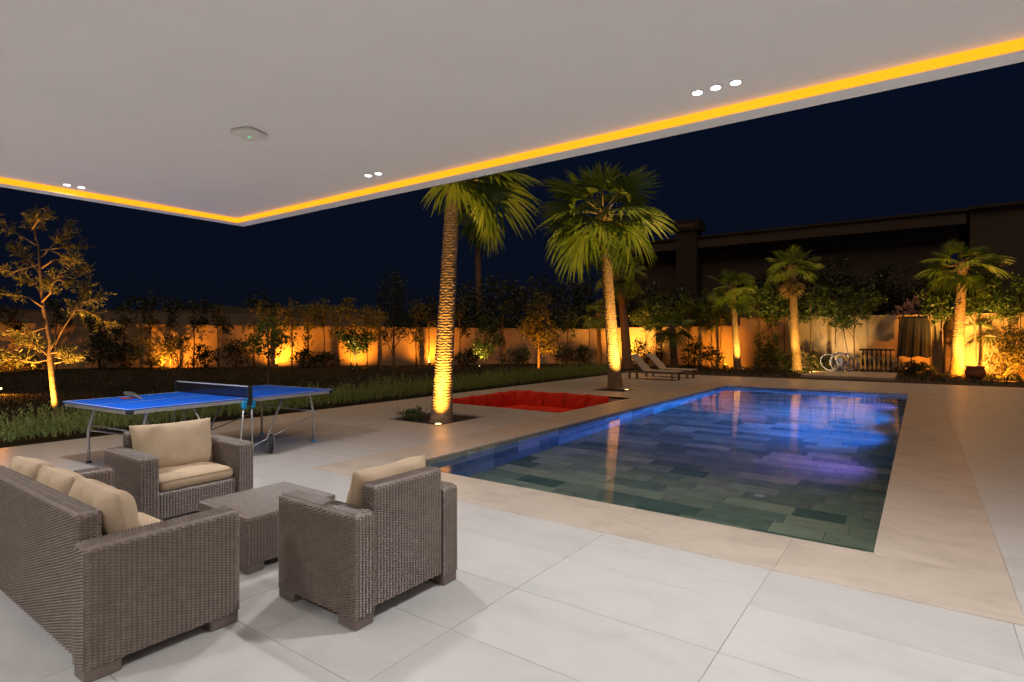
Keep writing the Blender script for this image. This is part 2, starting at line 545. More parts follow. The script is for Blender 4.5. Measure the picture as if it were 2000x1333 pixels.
# pool coping slabs
mb = MB()
for r in subtract([COPE], (POOL[0] - .02, POOL[1] + .02, POOL[2] - .02, POOL[3] + .02)): mb.box(r[0], r[1], r[2], r[3], -0.12, -0.004)
cope = tag(mb.build('pool_coping', M['grout']), kind='structure')
sl = []
def run(a, b_, n): return [(a + (b_ - a) * i / n, a + (b_ - a) * (i + 1) / n) for i in range(n)]
for a, b_ in run(COPE[0], COPE[1], 5): sl.append((a, b_, COPE[2], POOL[2] + .012))
for a, b_ in run(COPE[0], COPE[1], 5): sl.append((a, b_, POOL[3] - .012, COPE[3]))
for a, b_ in run(POOL[2] + .012, POOL[3] - .012, 11):
    sl.append((COPE[0], POOL[0] + .012, a, b_)); sl.append((POOL[1] - .012, COPE[1], a, b_))
for r in sl:
    w, d = r[1] - r[0] - .0012, r[3] - r[2] - .0012
    o = put('coping_slab', slab_mesh('coping_slab', w, d, 0.03, M['coping']), None, cope)
    o.location = ((r[0] + r[1]) / 2, (r[2] + r[3]) / 2, 0.004)

# pool basin with slate tiles
ZB = -1.25
mb = MB()
x0, x1, y0, y1 = POOL
e = 0.012
mb.add([(x0 - e, y0 - e, ZB - e), (x1 + e, y0 - e, ZB - e), (x1 + e, y1 + e, ZB - e), (x0 - e, y1 + e, ZB - e),
        (x0 - e, y0 - e, -.03), (x1 + e, y0 - e, -.03), (x1 + e, y1 + e, -.03), (x0 - e, y1 + e, -.03)],
       [(0, 1, 2, 3), (4, 5, 1, 0), (5, 6, 2, 1), (6, 7, 3, 2), (7, 4, 0, 3)])
basin = tag(mb.build('pool_basin', M['pool_grout']), kind='structure')
ft = []
row = 0; y = y0
while y < y1 - .01:
    x = x0 - (row * 0.31 % 0.7)
    while x < x1 - .01:
        L = random.choice((0.6, 0.6, 0.75, 0.5))
        a, b_ = max(x, x0), min(x + L, x1)
        if b_ - a > .03: ft.append((a, b_, y, min(y + 0.3, y1)))
        x += L
    y += 0.3; row += 1
ft.sort(key=lambda r: ((r[0] + r[1]) / 2) ** 2 + ((r[2] + r[3]) / 2) ** 2)
lay('slate_tile', ft, basin, M['slate'], ZB, 0.01, 240, 0.002)
wt = MB()
def wall_tiles(axis, fixed, a, b_, sgn):
    n = int((b_ - a) / .6)
    for i in range(n):
        for z_a, z_b in ((-.03, -.40), (-.403, -.80), (-.803, ZB)):
            p, q = a + (b_ - a) * i / n + .002, a + (b_ - a) * (i + 1) / n - .002
            if axis == 'x': wt.box(min(fixed, fixed + sgn * .01), max(fixed, fixed + sgn * .01), p, q, z_b, z_a)
            else: wt.box(p, q, min(fixed, fixed + sgn * .01), max(fixed, fixed + sgn * .01), z_b, z_a)
wall_tiles('x', x0, y0, y1, -1); wall_tiles('x', x1, y0, y1, 1)
wall_tiles('y', y0, x0, x1, -1); wall_tiles('y', y1, x0, x1, 1)
tag(wt.build('wall_slate', M['slate'], basin), kind='stuff')
for (u, v) in ((1010, 920), (1484, 1002)):
    p = P(u, v, -0.60)
    nz_ = MB().lathe([(0.065, 0), (0.065, .008), (0.05, .016), (0.02, .018)], (p.x, p.y, ZB), 20)
    nz_.build('inlet_cover', M['white_plastic'], basin, True)
mb = MB()
mb.add([(x0 - .005, y0 - .005, -.075), (x1 + .005, y0 - .005, -.075), (x1 + .005, y1 + .005, -.075), (x0 - .005, y1 + .005, -.075)], [(0, 1, 2, 3)])
wat = tag(mb.build('pool_water', M['water'], None, True), kind='structure')
wat.cycles.is_caustics_caster = True
for o in basin.children: o.cycles.is_caustics_receiver = True
PL = [(1, 9.3, (0.24, 0.14, 1.0), 120, 'violet', 'near the terrace'), (1, 12.0, (0.01, 0.14, 1.0), 1000, 'purple blue', 'halfway along'), (1, 14.7, (0.0, 0.17, 1.0), 1700, 'azure', 'past the middle'), (1, 17.0, (0.02, 0.13, 1.0), 1000, 'blue', 'at the far end')]
for (sd, y, col, pw, nm, wh) in PL:
    wx = x1 if sd > 0 else x0
    t = empty('pool_light', (wx, y, -0.55), 0, 'underwater lamp glowing %s in the pool wall %s' % (nm, wh), 'pool light', 'underwater lamps along the pool walls')
    b1 = MB(); b1.tube([(sd * .02, 0, 0), (-sd * .018, 0, 0)], 0.11, 20); b1.build('rim', M['steel'], t)
    b1 = MB(); b1.tube([(-sd * .0185, 0, 0), (-sd * .024, 0, 0)], 0.085, 20); b1.build('lens', M['led_pool'], t)
    spot(t, (wx - sd * .06, y, -.55), (wx - sd * 3, y, -.70), pw, col, 160, 0.9, 0.12)

# sunken seating pit
x0, x1, y0, y1 = PIT
mb = MB()
zb = -0.85
mb.add([(x0, y0, zb), (x1, y0, zb), (x1, y1, zb), (x0, y1, zb), (x0, y0, -.002), (x1, y0, -.002), (x1, y1, -.002), (x0, y1, -.002)],
       [(0, 1, 2, 3), (4, 5, 1, 0), (5, 6, 2, 1), (6, 7, 3, 2), (7, 4, 0, 3)])
pit = tag(mb.build('seating_pit', M['coping']), kind='structure')
mb = MB(); mb.box(x0 + .001, x0 + .75, y0 + .001, y1 - .001, zb, -.52); mb.box(x0 + .751, x1 - .7, y1 - .75, y1 - .001, zb, -.52); mb.box(x1 - .699, x1 - .001, y1 - .75, y1 - .001, zb, -.42)
mb.build('bench_base', M['coping'], pit)

def pillow_mesh(w, h, t, seed, n=14, pinch=0.10, wr=0.012):
    """stuffed cushion standing in the XZ plane, centre at origin"""
    r = random.Random(seed)
    ph = [(r.uniform(3, 9), r.uniform(3, 9), r.uniform(0, 6.3), r.uniform(0, 6.3)) for _ in range(4)]
    v, f = [], []
    for side in (1, -1):
        for j in range(n + 1):
            for i in range(n + 1):
                a, b_ = -1 + 2 * i / n, -1 + 2 * j / n
                a = math.sin(a * PI / 2) * .55 + a * .45; b_ = math.sin(b_ * PI / 2) * .55 + b_ * .45
                k = max(0, (1 - abs(a) ** 3.2) * (1 - abs(b_) ** 3.2)) ** 0.55
                px = a * w / 2 * (1 - pinch * (1 - abs(b_) ** 2) * abs(a) ** 2 * .45)
                pz = b_ * h / 2 * (1 - pinch * (1 - abs(a) ** 2) * abs(b_) ** 2 * .6)
                d = t / 2 * k
                edge = (abs(a) ** 2 + abs(b_) ** 2) * .6
                d += k * wr * sum(math.sin(q[0] * a * 1.3 + q[1] * b_ * .8 + q[2]) for q in ph) * .3 * (0.4 + edge)
                v.append((px, side * d, pz))
    m_ = (n + 1) ** 2
    for s in range(2):
        for j in range(n):
            for i in range(n):
                q = [s * m_ + j * (n + 1) + i, s * m_ + j * (n + 1) + i + 1, s * m_ + (j + 1) * (n + 1) + i + 1, s * m_ + (j + 1) * (n + 1) + i]
                f.append(tuple(q[::-1] if s == 0 else q))
    mb = MB().add(v, f)
    me = mb.mesh('cushion', True)
    return me

def cushion_box(w, d, t, seed, crown=0.018):
    """flat seat cushion: rounded slab, origin at centre of its underside"""
    r = random.Random(seed); n = 16
    ph = [(r.uniform(2, 6), r.uniform(2, 6), r.uniform(0, 6)) for _ in range(3)]
    v, f = [], []
    prof = [(0.0, -.02), (0.015, 0.0), (t * .5, .008), (t - .018, 0.0), (t, -.02)]
    ring = []
    def rr(s, ins):
        per = s % 1 * 4; k = int(per); q = per - k
        c = .97
        pts = [(-1, -1), (1, -1), (1, 1), (-1, 1)]
        a, b_ = pts[k], pts[(k + 1) % 4]
        x, y = a[0] + (b_[0] - a[0]) * q, a[1] + (b_[1] - a[1]) * q
        m_ = min(abs(x), abs(y))
        s_ = 1 - .035 * max(0, (m_ - .85) / .15)
        return x * s_ * (w / 2 + ins), y * s_ * (d / 2 + ins)
    NS = 64
    for z, ins in prof:
        for k in range(NS):
            x, y = rr(k / NS, ins)
            v.append((x, y, z))
    for i in range(len(prof) - 1):
        for k in range(NS):
            f.append((i * NS + k, i * NS + (k + 1) % NS, (i + 1) * NS + (k + 1) % NS, (i + 1) * NS + k))
    # crowned top
    base = (len(prof) - 1) * NS
    prev = [base + k for k in range(NS)]
    for s_, hz in ((.85, .5), (.6, .85), (.3, 1.0), (.02, 1.0)):
        cur = []
        for k in range(NS):
            x, y = rr(k / NS, -.02)
            x *= s_; y *= s_
            w_ = .004 * sum(math.sin(p[0] * x * 3 / w + p[1] * y * 3 / d + p[2]) for p in ph)
            cur.append(len(v)); v.append((x, y, t + crown * hz + w_ * hz))
        for k in range(NS): f.append((prev[k], prev[(k + 1) % NS], cur[(k + 1) % NS], cur[k]))
        prev = cur
    f.append(tuple(prev)); f.append(tuple(range(NS - 1, -1, -1)))
    return MB().add(v, f).mesh('seat_cushion', True)

def place(name, me, mat, loc, rot, parent=None):
    o = put(name, me, mat, parent); o.location = loc; o.rotation_euler = rot
    return o
# red cushions: seat mattresses and upright back cushions
o = place('seat_mattress', cushion_box(.72, y1 - y0 - .06, .14, 3), M['red'], (x0 + .38, (y0 + y1) / 2, -.52), (0, 0, 0)); tag(o, 'long red seat mattress in the sunken pit along its garden side', 'mattress')
o = place('seat_mattress', cushion_box(x1 - x0 - 1.48, .72, .14, 4), M['red'], ((x0 + .76 + x1 - .71) / 2, y1 - .38, -.52), (0, 0, 0)); tag(o, 'red seat mattress in the sunken pit along the side towards the loungers', 'mattress')
pm = [pillow_mesh(.66, .50, .20, s, 14, .10, .03) for s in (11, 12, 13)]
for i in range(5):
    o = place('back_cushion', pm[i % 3], M['red'], (x0 + .17, y0 + .36 + i * .63, -.215), (math.radians(-9 + (i * 7 % 5)), random.uniform(-.04, .04), PI / 2 + random.uniform(-.05, .05)))
    tag(o, 'red back cushion leaning on the garden side of the sunken pit', 'cushion', 'red cushions along the garden side of the pit')
for i in range(4):
    o = place('back_cushion', pm[(i + 1) % 3], M['red'], (x0 + .72 + i * .655, y1 - .17, -.215), (math.radians(9 - (i * 5 % 4)), random.uniform(-.04, .04), PI + random.uniform(-.05, .05)))
    tag(o, 'red back cushion leaning on the lounger side of the sunken pit', 'cushion', 'red cushions along the lounger side of the pit')

o = place('back_cushion', pm[1], M['red'], (x0 + .30, y1 - .26, -.215), (math.radians(6), 0, math.radians(225)))
tag(o, 'red back cushion set across the corner of the sunken pit', 'cushion')
# palm beds
for nm, r in (('palm_bed', BED), ('palm_bed', BED2)):
    mb = MB(); n = 12
    vv = [(r[0] + (r[1] - r[0]) * i / n, r[2] + (r[3] - r[2]) * j / n, -.045 + random.uniform(0, .02)) for j in range(n + 1) for i in range(n + 1)]
    mb.add(vv, [(j * (n + 1) + i, j * (n + 1) + i + 1, (j + 1) * (n + 1) + i + 1, (j + 1) * (n + 1) + i) for j in range(n) for i in range(n)])
    tag(mb.build(nm, M['soil']), kind='structure')

# lawn
GW0 = PD(-700, 24.2); GW1 = PD(1150, 32.5)     # foot of the slanting garden wall
WY = 29.0
mb = MB()
nx, ny = 60, 60
vv = []
for j in range(ny + 1):
    for i in range(nx + 1):
        xx, yy = -60 + (49.6) * i / nx, -12 + 46 * j / ny
        q = max(0, min(1, (-11.2 - xx) / 6))
        vv.append((xx, yy, -.02 + .05 * q + .03 * math.sin(xx * .5) * math.cos(yy * .4) * q))
mb.add(vv, [(j * (nx + 1) + i, j * (nx + 1) + i + 1, (j + 1) * (nx + 1) + i + 1, (j + 1) * (nx + 1) + i) for j in range(ny) for i in range(nx)])
tag(mb.build('lawn', M['lawn_soil'], None, True), kind='structure')
mb = MB().box(-10.4, 9.5, 23.002, 29.2, -.05, -.012)
tag(mb.build('planting_border', M['soil']), kind='structure')
# grass blades
n = 70000
uu = rng.uniform(-60, 1260, n); dd = 11 + 21 * rng.uniform(0, 1, n) ** 0.9
xc = (uu - 1000) / F * dd
gx = dd * FW[0] + xc * RT[0]; gy = dd * FW[1] + xc * RT[1]
k = (gx < -11.15) & (gy < 28.6)
gx, gy = gx[k], gy[k]
q = np.clip((-11.2 - gx) / 6, 0, 1)
gz = -.025 + .05 * q + .03 * np.sin(gx * .5) * np.cos(gy * .4) * q
b0 = np.stack([gx, gy, gz], 1)
a = rng.uniform(0, 2 * PI, len(gx)); wv = np.stack([np.cos(a), np.sin(a), 0 * a], 1) * .008
tip = b0 + np.stack([rng.normal(0, .02, len(gx)), rng.normal(0, .02, len(gx)), rng.uniform(.04, .085, len(gx))], 1)
tag(put('grass', np_mesh('grass', np.stack([b0 - wv, b0 + wv, tip], 1), 3), M['grass']), 'short dark green lawn grass', 'grass', None, 'stuff')
# dark ground cover in the far planting border
n = 9000
c = np.stack([rng.uniform(-10.2, 9, n), 23.1 + 5.7 * rng.uniform(0, 1, n) ** .8, rng.uniform(0, .10, n)], 1)
c = c[~((c[:, 0] > -3.9) & (c[:, 0] < -.6) & (c[:, 1] > 23) & (c[:, 1] < 28.2))]
tag(put('ground_cover', np_mesh('ground_cover', leaf_quads(c, .10, .35, 1.2), 4), M['leaf_dark']), 'low dark ground cover in the border beyond the pool', 'ground cover', None, 'stuff')

# far hill
mb = MB(); vv = []; n = 40
for i in range(n + 1):
    u = -200 + 1500 * i / n
    hgt = 10 + 2.5 * math.sin(i * .35 + 1) + 1.2 * math.sin(i * .9)
    for d, z in ((150, -1), (190, hgt), (260, -1)):
        p = PD(u, d, z); vv.append(p)
mb.add(vv, [(i * 3 + j, (i + 1) * 3 + j, (i + 1) * 3 + j + 1, i * 3 + j + 1) for i in range(n) for j in range(2)])
tag(mb.build('hill', M['hill'], None, True), kind='structure')

# ------------------------------------------------------------------ garden walls
def wall_run(t, a, b_, za, zb_, thick, name='wall_panel', cap=True, mat='plaster'):
    a, b_ = Vector(a), Vector(b_)
    d = (b_ - a); d.z = 0; d.normalize()
    n_ = Vector((-d.y, d.x, 0)) * thick
    mb = MB()
    def pr(h0, h1, o0, o1, z0a, z0b):
        v = [a + n_ * o0 + Vector((0, 0, z0a)), b_ + n_ * o0 + Vector((0, 0, z0b)), b_ + n_ * o1 + Vector((0, 0, z0b)), a + n_ * o1 + Vector((0, 0, z0a)),
             a + n_ * o0 + Vector((0, 0, h0)), b_ + n_ * o0 + Vector((0, 0, h1)), b_ + n_ * o1 + Vector((0, 0, h1)), a + n_ * o1 + Vector((0, 0, h0))]
        mb.add(v, [(4, 5, 6, 7), (0, 1, 5, 4), (1, 2, 6, 5), (2, 3, 7, 6), (3, 0, 4, 7)])
    pr(za, zb_, 0, 1, -.1, -.1)
    mb.build(name, M[mat], t)
    if cap:
        mb = MB(); pr(za + .05, zb_ + .05, -.12, 1.12, za + .002, zb_ + .002); mb.build('wall_cap', M[mat], t)
wl = empty('garden_wall', (0, 0, 0), 0, 'long low beige plaster garden wall behind the lawn trees', 'wall')
segs = 6
for i in range(segs):
    p, q = GW0.lerp(GW1, i / segs), GW0.lerp(GW1, (i + 1) / segs)
    wall_run(wl, p, q - (q - p).normalized() * .006, 2.24 - .30 * i / segs, 2.24 - .30 * (i + 1) / segs, .22)
wr = empty('garden_wall', (0, 0, 0), 0, 'beige plaster garden wall beyond the pool, stepped up on its right part', 'wall')
gx1 = GW1.x
xs = 29.0 / 1.0
STEP = PD(1443, 27.5).x
wall_run(wr, (gx1 + .02, WY, 0), (STEP, WY, 0), 1.98, 2.05, .22)
wall_run(wr, (STEP + .002, WY, 0), (14, WY, 0), 2.42, 2.42, .22)
nb = empty('boundary_wall', (0, 0, 0), 0, 'darker taller wall standing behind the long lawn wall', 'wall')
wall_run(nb, PD(-700, 31), PD(760, 37.5), 3.1, 3.15, .2, 'wall_panel', True, 'plaster_dark')

# neighbouring villa
nh = empty('neighbour_house', (-15, 38, 0), 0, 'dark two storey villa with flat banded roofline beyond the pool wall', 'house')
def hb(name, x0, x1, y0, y1, z0, z1, mat, parent=nh):
    o = MB().box(x0 + 15, x1 + 15, y0 - 38, y1 - 38, z0, z1).build(name, M[mat], parent); return o
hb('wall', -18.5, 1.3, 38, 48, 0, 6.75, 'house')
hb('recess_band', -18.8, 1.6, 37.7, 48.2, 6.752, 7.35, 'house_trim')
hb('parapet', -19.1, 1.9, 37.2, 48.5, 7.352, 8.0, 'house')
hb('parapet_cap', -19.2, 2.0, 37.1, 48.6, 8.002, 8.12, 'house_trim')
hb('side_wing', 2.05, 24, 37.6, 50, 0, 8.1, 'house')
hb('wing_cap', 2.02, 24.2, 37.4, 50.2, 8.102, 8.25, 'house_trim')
ch = hb('chimney', -13.15, -11.8, 36.9, 37.95, 0, 8.5, 'house_trim')
hb('chimney_hood', -13.35, -11.6, 36.8, 38.1, 8.502, 9.2, 'iron', ch)
hb('chimney_vent', -13.0, -11.95, 36.78, 36.799, 8.7, 8.95, 'house', ch)
for (a, b_, z0, z1) in ((-5.8, -3.2, 3.6, 5.2), (-9.6, -7.6, 3.6, 5.2)):
    w = hb('window', a, b_, 37.93, 37.999, z0, z1, 'house_trim'); hb('pane', a + .1, b_ - .1, 37.915, 37.929, z0 + .1, z1 - .1, 'glass', w)
w = hb('window', 7.3, 10.5, 37.53, 37.599, 5.3, 7.0, 'house_trim'); hb('pane', 7.4, 10.4, 37.51, 37.529, 5.4, 6.9, 'glass', w)
hb('lintel', 7.2, 10.6, 37.45, 37.598, 7.05, 7.3, 'house')

# ------------------------------------------------------------------ patio roof
RX, RY, RC = -7.03, 3.90, 3.0           # outer corner, ceiling height
LIP, DROP = 0.155, 0.057
roof = empty('patio_roof', (RX, RY, 0), 0, 'white patio ceiling with a glowing amber cove strip round its edge', 'roof')
R1, R0 = 14.0, -7.0
def rb(name, x0, x1, y0, y1, z0, z1, mat, parent=roof):
    return MB().box(x0 - RX, x1 - RX, y0 - RY, y1 - RY, z0, z1).build(name, M[mat], parent)
rb('ceiling_panel', RX + LIP + .010, R1, R0, RY - LIP - .010, RC, RC + .2, 'ceiling')
rb('edge_beam', RX + .002, R1, RY - LIP, RY, RC - DROP, RC + .45, 'ceiling')
rb('edge_beam', RX, RX + LIP, R0, RY - LIP - .001, RC - DROP, RC + .45, 'ceiling')
rb('roof_slab', RX + LIP + .02, R1, R0, RY - LIP - .02, RC + .21, RC + .44, 'ceiling')
rb('cove_strip', RX + LIP, R1, RY - LIP - .008, RY - LIP - .001, RC - DROP + .004, RC + .012, 'cove')
rb('cove_strip', RX + LIP + .001, RX + LIP + .008, R0, RY - LIP - .009, RC - DROP + .004, RC + .012, 'cove')
# rear of the terrace: the house the roof belongs to (behind the viewer)
hw = tag(MB().box(-7.0, 14, -5.2, -5.0, 0, 3.0).build('house_wall', M['ceiling']), 'white house wall at the back of the covered terrace', 'wall')

def downlight(loc, power, label, group, ang=142):
    t = empty('downlight', (loc[0], loc[1], RC), 0, label, 'downlight', group)
    prof = MB(); prof.lathe([(0.040, -.004), (0.042, 0.0), (0.030, 0.0), (0.030, -.004)], (0, 0, 0), 20)
    prof.build('rim', M['white_plastic'], t)
    MB().lathe([(0.0285, -.0015), (0.027, -.006), (0.012, -.008)], (0, 0, 0), 20).build('lens', M['led_cool'], t, True)
    l = spot(t, (loc[0], loc[1], RC - .02), (loc[0], loc[1], 0), power, COOL, ang, 0.7, 0.035)
    if ang >= 160 or loc[1] > 3: l.data.cycles.is_caustics_light = True
PWR = 88
def dp(u, v):
    p = P(u, v, RC); return (p.x, p.y)
for u, v in ((1362, 181), (1398, 171), (1437, 161)):
    downlight(dp(u, v), PWR, 'small round ceiling downlight in the lit row of three', 'row of three downlights', 160)
for u, v in ((719, 343), (739, 339)):
    downlight(dp(u, v), PWR, 'small round ceiling downlight of the pair at the pool side of the roof', 'pair of downlights at the pool side', 160)
for u, v in ((131, 361), (159, 366)):
    downlight(dp(u, v), PWR * 1.35, 'small round ceiling downlight of the pair above the table tennis side', 'pair of downlights at the garden side', 165)
# the same fixtures go on round the rest of the ceiling
for (x, y) in ((2.05, 3.43), (5.0, 3.43), (-6.69, -1.0), (-4.0, -1.2), (-1.0, -1.2), (2.05, -1.2)):
    for k in (-.11, .11):
        downlight((x + k, y), PWR * 1.15, 'small round ceiling downlight in the part of the terrace towards the house', 'downlights towards the house')

p = P(487, 258, RC)
ap = empty('access_point', (p.x, p.y, RC), math.radians(20), 'white square wireless access point with green light on the ceiling', 'access point')
v = []
def sq(r, z, n=32, e=4.0):
    out = []
    for k in range(n):
        w = 2 * PI * k / n; c, s = math.cos(w), math.sin(w)
        out.append((r * abs(c) ** (2 / e) * (1 if c > 0 else -1), r * abs(s) ** (2 / e) * (1 if s > 0 else -1), z))
    return out
pr = [(.088, 0), (.100, -.008), (.102, -.02), (.095, -.032), (.07, -.038)]
mb = MB(); v = [q for r, z in pr for q in sq(r, z)]
f = [(i * 32 + k, i * 32 + (k + 1) % 32, (i + 1) * 32 + (k + 1) % 32, (i + 1) * 32 + k) for i in range(len(pr) - 1) for k in range(32)]
f.append(tuple(128 + k for k in range(32)))
mb.add(v, f).build('shell', M['white_plastic'], ap, True)
MB().box(-.012, .012, -.004, .004, -.040, -.0375).build('status_light', M['led_green'], ap)

# ================================================================== FURNITURE
PITCH, HALF = 0.0140, 0.022
def woven(mb, x0, x1, y0, y1, z0, z1, r=0.018, amp=0.010, top_rows='x'):
    """block covered in moulded wicker relief (four sides and top)"""
    w, d = x1 - x0, y1 - y0
    cx, cy = (x0 + x1) / 2, (y0 + y1) / 2
    r = min(r, w * .45, d * .45)
    per = 2 * (w - 2 * r) + 2 * (d - 2 * r) + 2 * PI * r
    ncol = max(4, round(per / (2 * HALF))) * 2
    ns = ncol * 3
    segs = [(w - 2 * r), PI * r / 2, (d - 2 * r), PI * r / 2] * 2
    def at(s):
        s = s % per
        # start at lower-left of front edge (y0)
        k = 0
        while k < 7 and s > segs[k]:
            s -= segs[k]; k += 1
        side, arc = k // 2, k % 2
        ex, ey = w / 2 - r, d / 2 - r
        corner = [(ex, -ey), (ex, ey), (-ex, ey), (-ex, -ey)][side]
        if not arc:
            st = [(-ex, -ey - r), (ex + r, -ey), (ex, ey + r), (-ex - r, ey)][side]
            dr = [(1, 0), (0, 1), (-1, 0), (0, -1)][side]
            nn = [(0, -1), (1, 0), (0, 1), (-1, 0)][side]
            return st[0] + dr[0] * s, st[1] + dr[1] * s, nn
        w0 = [-PI / 2, 0, PI / 2, PI][side] + s / r
        return corner[0] + r * math.cos(w0), corner[1] + r * math.sin(w0), (math.cos(w0), math.sin(w0))
    ring = [at(per * k / ns) for k in range(ns)]
    nrow = max(1, round((z1 - r - z0) / PITCH))
    p = (z1 - r - z0) / nrow
    levels = [(z0 + p * k / 2, k, 0.0) for k in range(2 * nrow + 1)]
    for q in (30, 60, 85):
        a = math.radians(q); levels.append((z1 - r + r * math.sin(a), None, r * (1 - math.cos(a))))
    v, f = [], []
    for (z, k, ins) in levels:
        for i, (px, py, nn) in enumerate(ring):
            if k is None: dsp = amp * .35
            else:
                c_, fr_ = divmod(i, 3)
                dsp = amp * (.22 if fr_ == 0 else 1.0) * (1.0 if (k + c_) % 2 else .12)
            v.append((cx + px + nn[0] * (dsp - ins), cy + py + nn[1] * (dsp - ins), z))
    L = len(levels)
    for a in range(L - 1):
        for i in range(ns):
            f.append((a * ns + i, a * ns + (i + 1) % ns, (a + 1) * ns + (i + 1) % ns, (a + 1) * ns + i))
    f.append(tuple((L - 1) * ns + i for i in range(ns)))
    f.append(tuple(range(ns - 1, -1, -1)))
    mb.add(v, f)
    # woven top: strands across the short way
    tw, td = w - 1.2 * r, d - 1.2 * r
    if top_rows == 'x': A, B = td, tw
    else: A, B = tw, td
    na, nbb = max(2, round(A / PITCH)), max(2, round(B / HALF))
    v, f = [], []
    GA, GB = 2 * na, 3 * nbb
    for a in range(GA + 1):
        for b_ in range(GB + 1):
            e = min(a, GA - a, b_, GB - b_)
            c_, fr_ = divmod(b_, 3)
            dsp = amp * (.22 if fr_ == 0 else 1.0) * (1.0 if (a + c_) % 2 else .12)
            if e == 0: dsp = -.004
            pa, pb = -A / 2 + A * a / GA, -B / 2 + B * b_ / GB
            if top_rows == 'x': v.append((cx + pb, cy + pa, z1 + dsp))
            else: v.append((cx + pa, cy + pb, z1 + dsp))
    for a in range(GA):
        for b_ in range(GB):
            q = (a * (GB + 1) + b_, a * (GB + 1) + b_ + 1, (a + 1) * (GB + 1) + b_ + 1, (a + 1) * (GB + 1) + b_)
            f.append(q if top_rows == 'x' else q[::-1])
    mb.add(v, f)
    return mb

def seat_parts(t, W, D, nseat, seed):
    """wicker seat: local x = width, local +y = front, origin at centre of the floor plan"""
    aw, ah, bh, fh = 0.13, 0.60, 0.725, 0.062
    arm = woven(MB(), -aw / 2, aw / 2, -D / 2, D / 2, fh, ah, top_rows='x').mesh('arm')
    for s in (-1, 1):
        o = put('arm', arm, M['resin'], t); o.location = (s * (W / 2 - aw / 2), 0, 0)
        for e in (-1, 1):
            fw = 0.125; fl = .15
            y0, y1 = (D / 2 - fl, D / 2) if e > 0 else (-D / 2, -D / 2 + fl)
            MB().bevbox(-fw / 2, fw / 2, y0 + .002, y1 - .002, 0, fh + .004, .006).build('foot', M['resin_plain'], o)
    iw = W - 2 * aw
    woven(MB(), -iw / 2 + .004, iw / 2 - .004, -D / 2 + .012, -D / 2 + .11, fh + .02, bh, top_rows='y').build('backrest', M['resin'], t)
    woven(MB(), -iw / 2 + .003, iw / 2 - .003, -D / 2 + .115, D / 2 - .035, fh + .04, .305, top_rows='y').build('seat_base', M['resin'], t)
    cw = iw / nseat
    for i in range(nseat):
        cx = -iw / 2 + cw * (i + .5)
        cd = D - .17
        o = put('seat_cushion', cushion_box(cw - .055, cd - .03, .095, seed + i), M['fabric'], t); o.location = (cx, .065, .311)
        q = [((cw - .055) / 2 + .006, (cd - .03) / 2 + .006)]
        a, b_ = (cw - .055) / 2 - .004, (cd - .03) / 2 - .004
        MB().tube([(-a, b_ + .006, .078), (a, b_ + .006, .078)], .0035, 6).build('piping', M['piping'], o)
        o = put('back_cushion', pillow_mesh(cw + .03, .43, .19, seed * 3 + i, 22, .10, .034), M['fabric'], t)
        o.location = (cx + random.uniform(-.01, .01), -D / 2 + .215, .583)
        o.rotation_euler = (math.radians(random.uniform(13, 17)), random.uniform(-.05, .05), random.uniform(-.03, .03))

ca = empty('armchair', (-2.73, 2.32, 0), PI / 2, 'brown wicker armchair turned with its back to the pool', 'armchair', 'wicker armchairs')
seat_parts(ca, .80, .70, 1, 21)
cb = empty('armchair', (-5.16, 2.31, 0), -PI / 2 , 'brown wicker armchair with sand cushions beside the table tennis table', 'armchair', 'wicker armchairs')
seat_parts(cb, .90, .70, 1, 31)
so = empty('sofa', (-3.88, 1.28, 0), 0, 'brown wicker three seat sofa with sand cushions', 'sofa')
seat_parts(so, 1.80, .70, 3, 41)
ct = empty('coffee_table', (-3.83, 2.31, 0), 0, 'low brown wicker coffee table between the armchairs', 'coffee table')
woven(MB(), -.32, .32, -.34, .34, .335, .37, r=.010, amp=.006, top_rows='x').build('table_top', M['resin'], ct)
woven(MB(), -.315, .315, -.335, .335, .055, .333, r=.012).build('table_base', M['resin'], ct)
for sx_ in (-1, 1):
    for sy_ in (-1, 1):
        MB().bevbox(sx_ * .255 - .06, sx_ * .255 + .06, sy_ * .275 - .06, sy_ * .275 + .06, 0, .054, .006).build('foot', M['resin_plain'], ct)

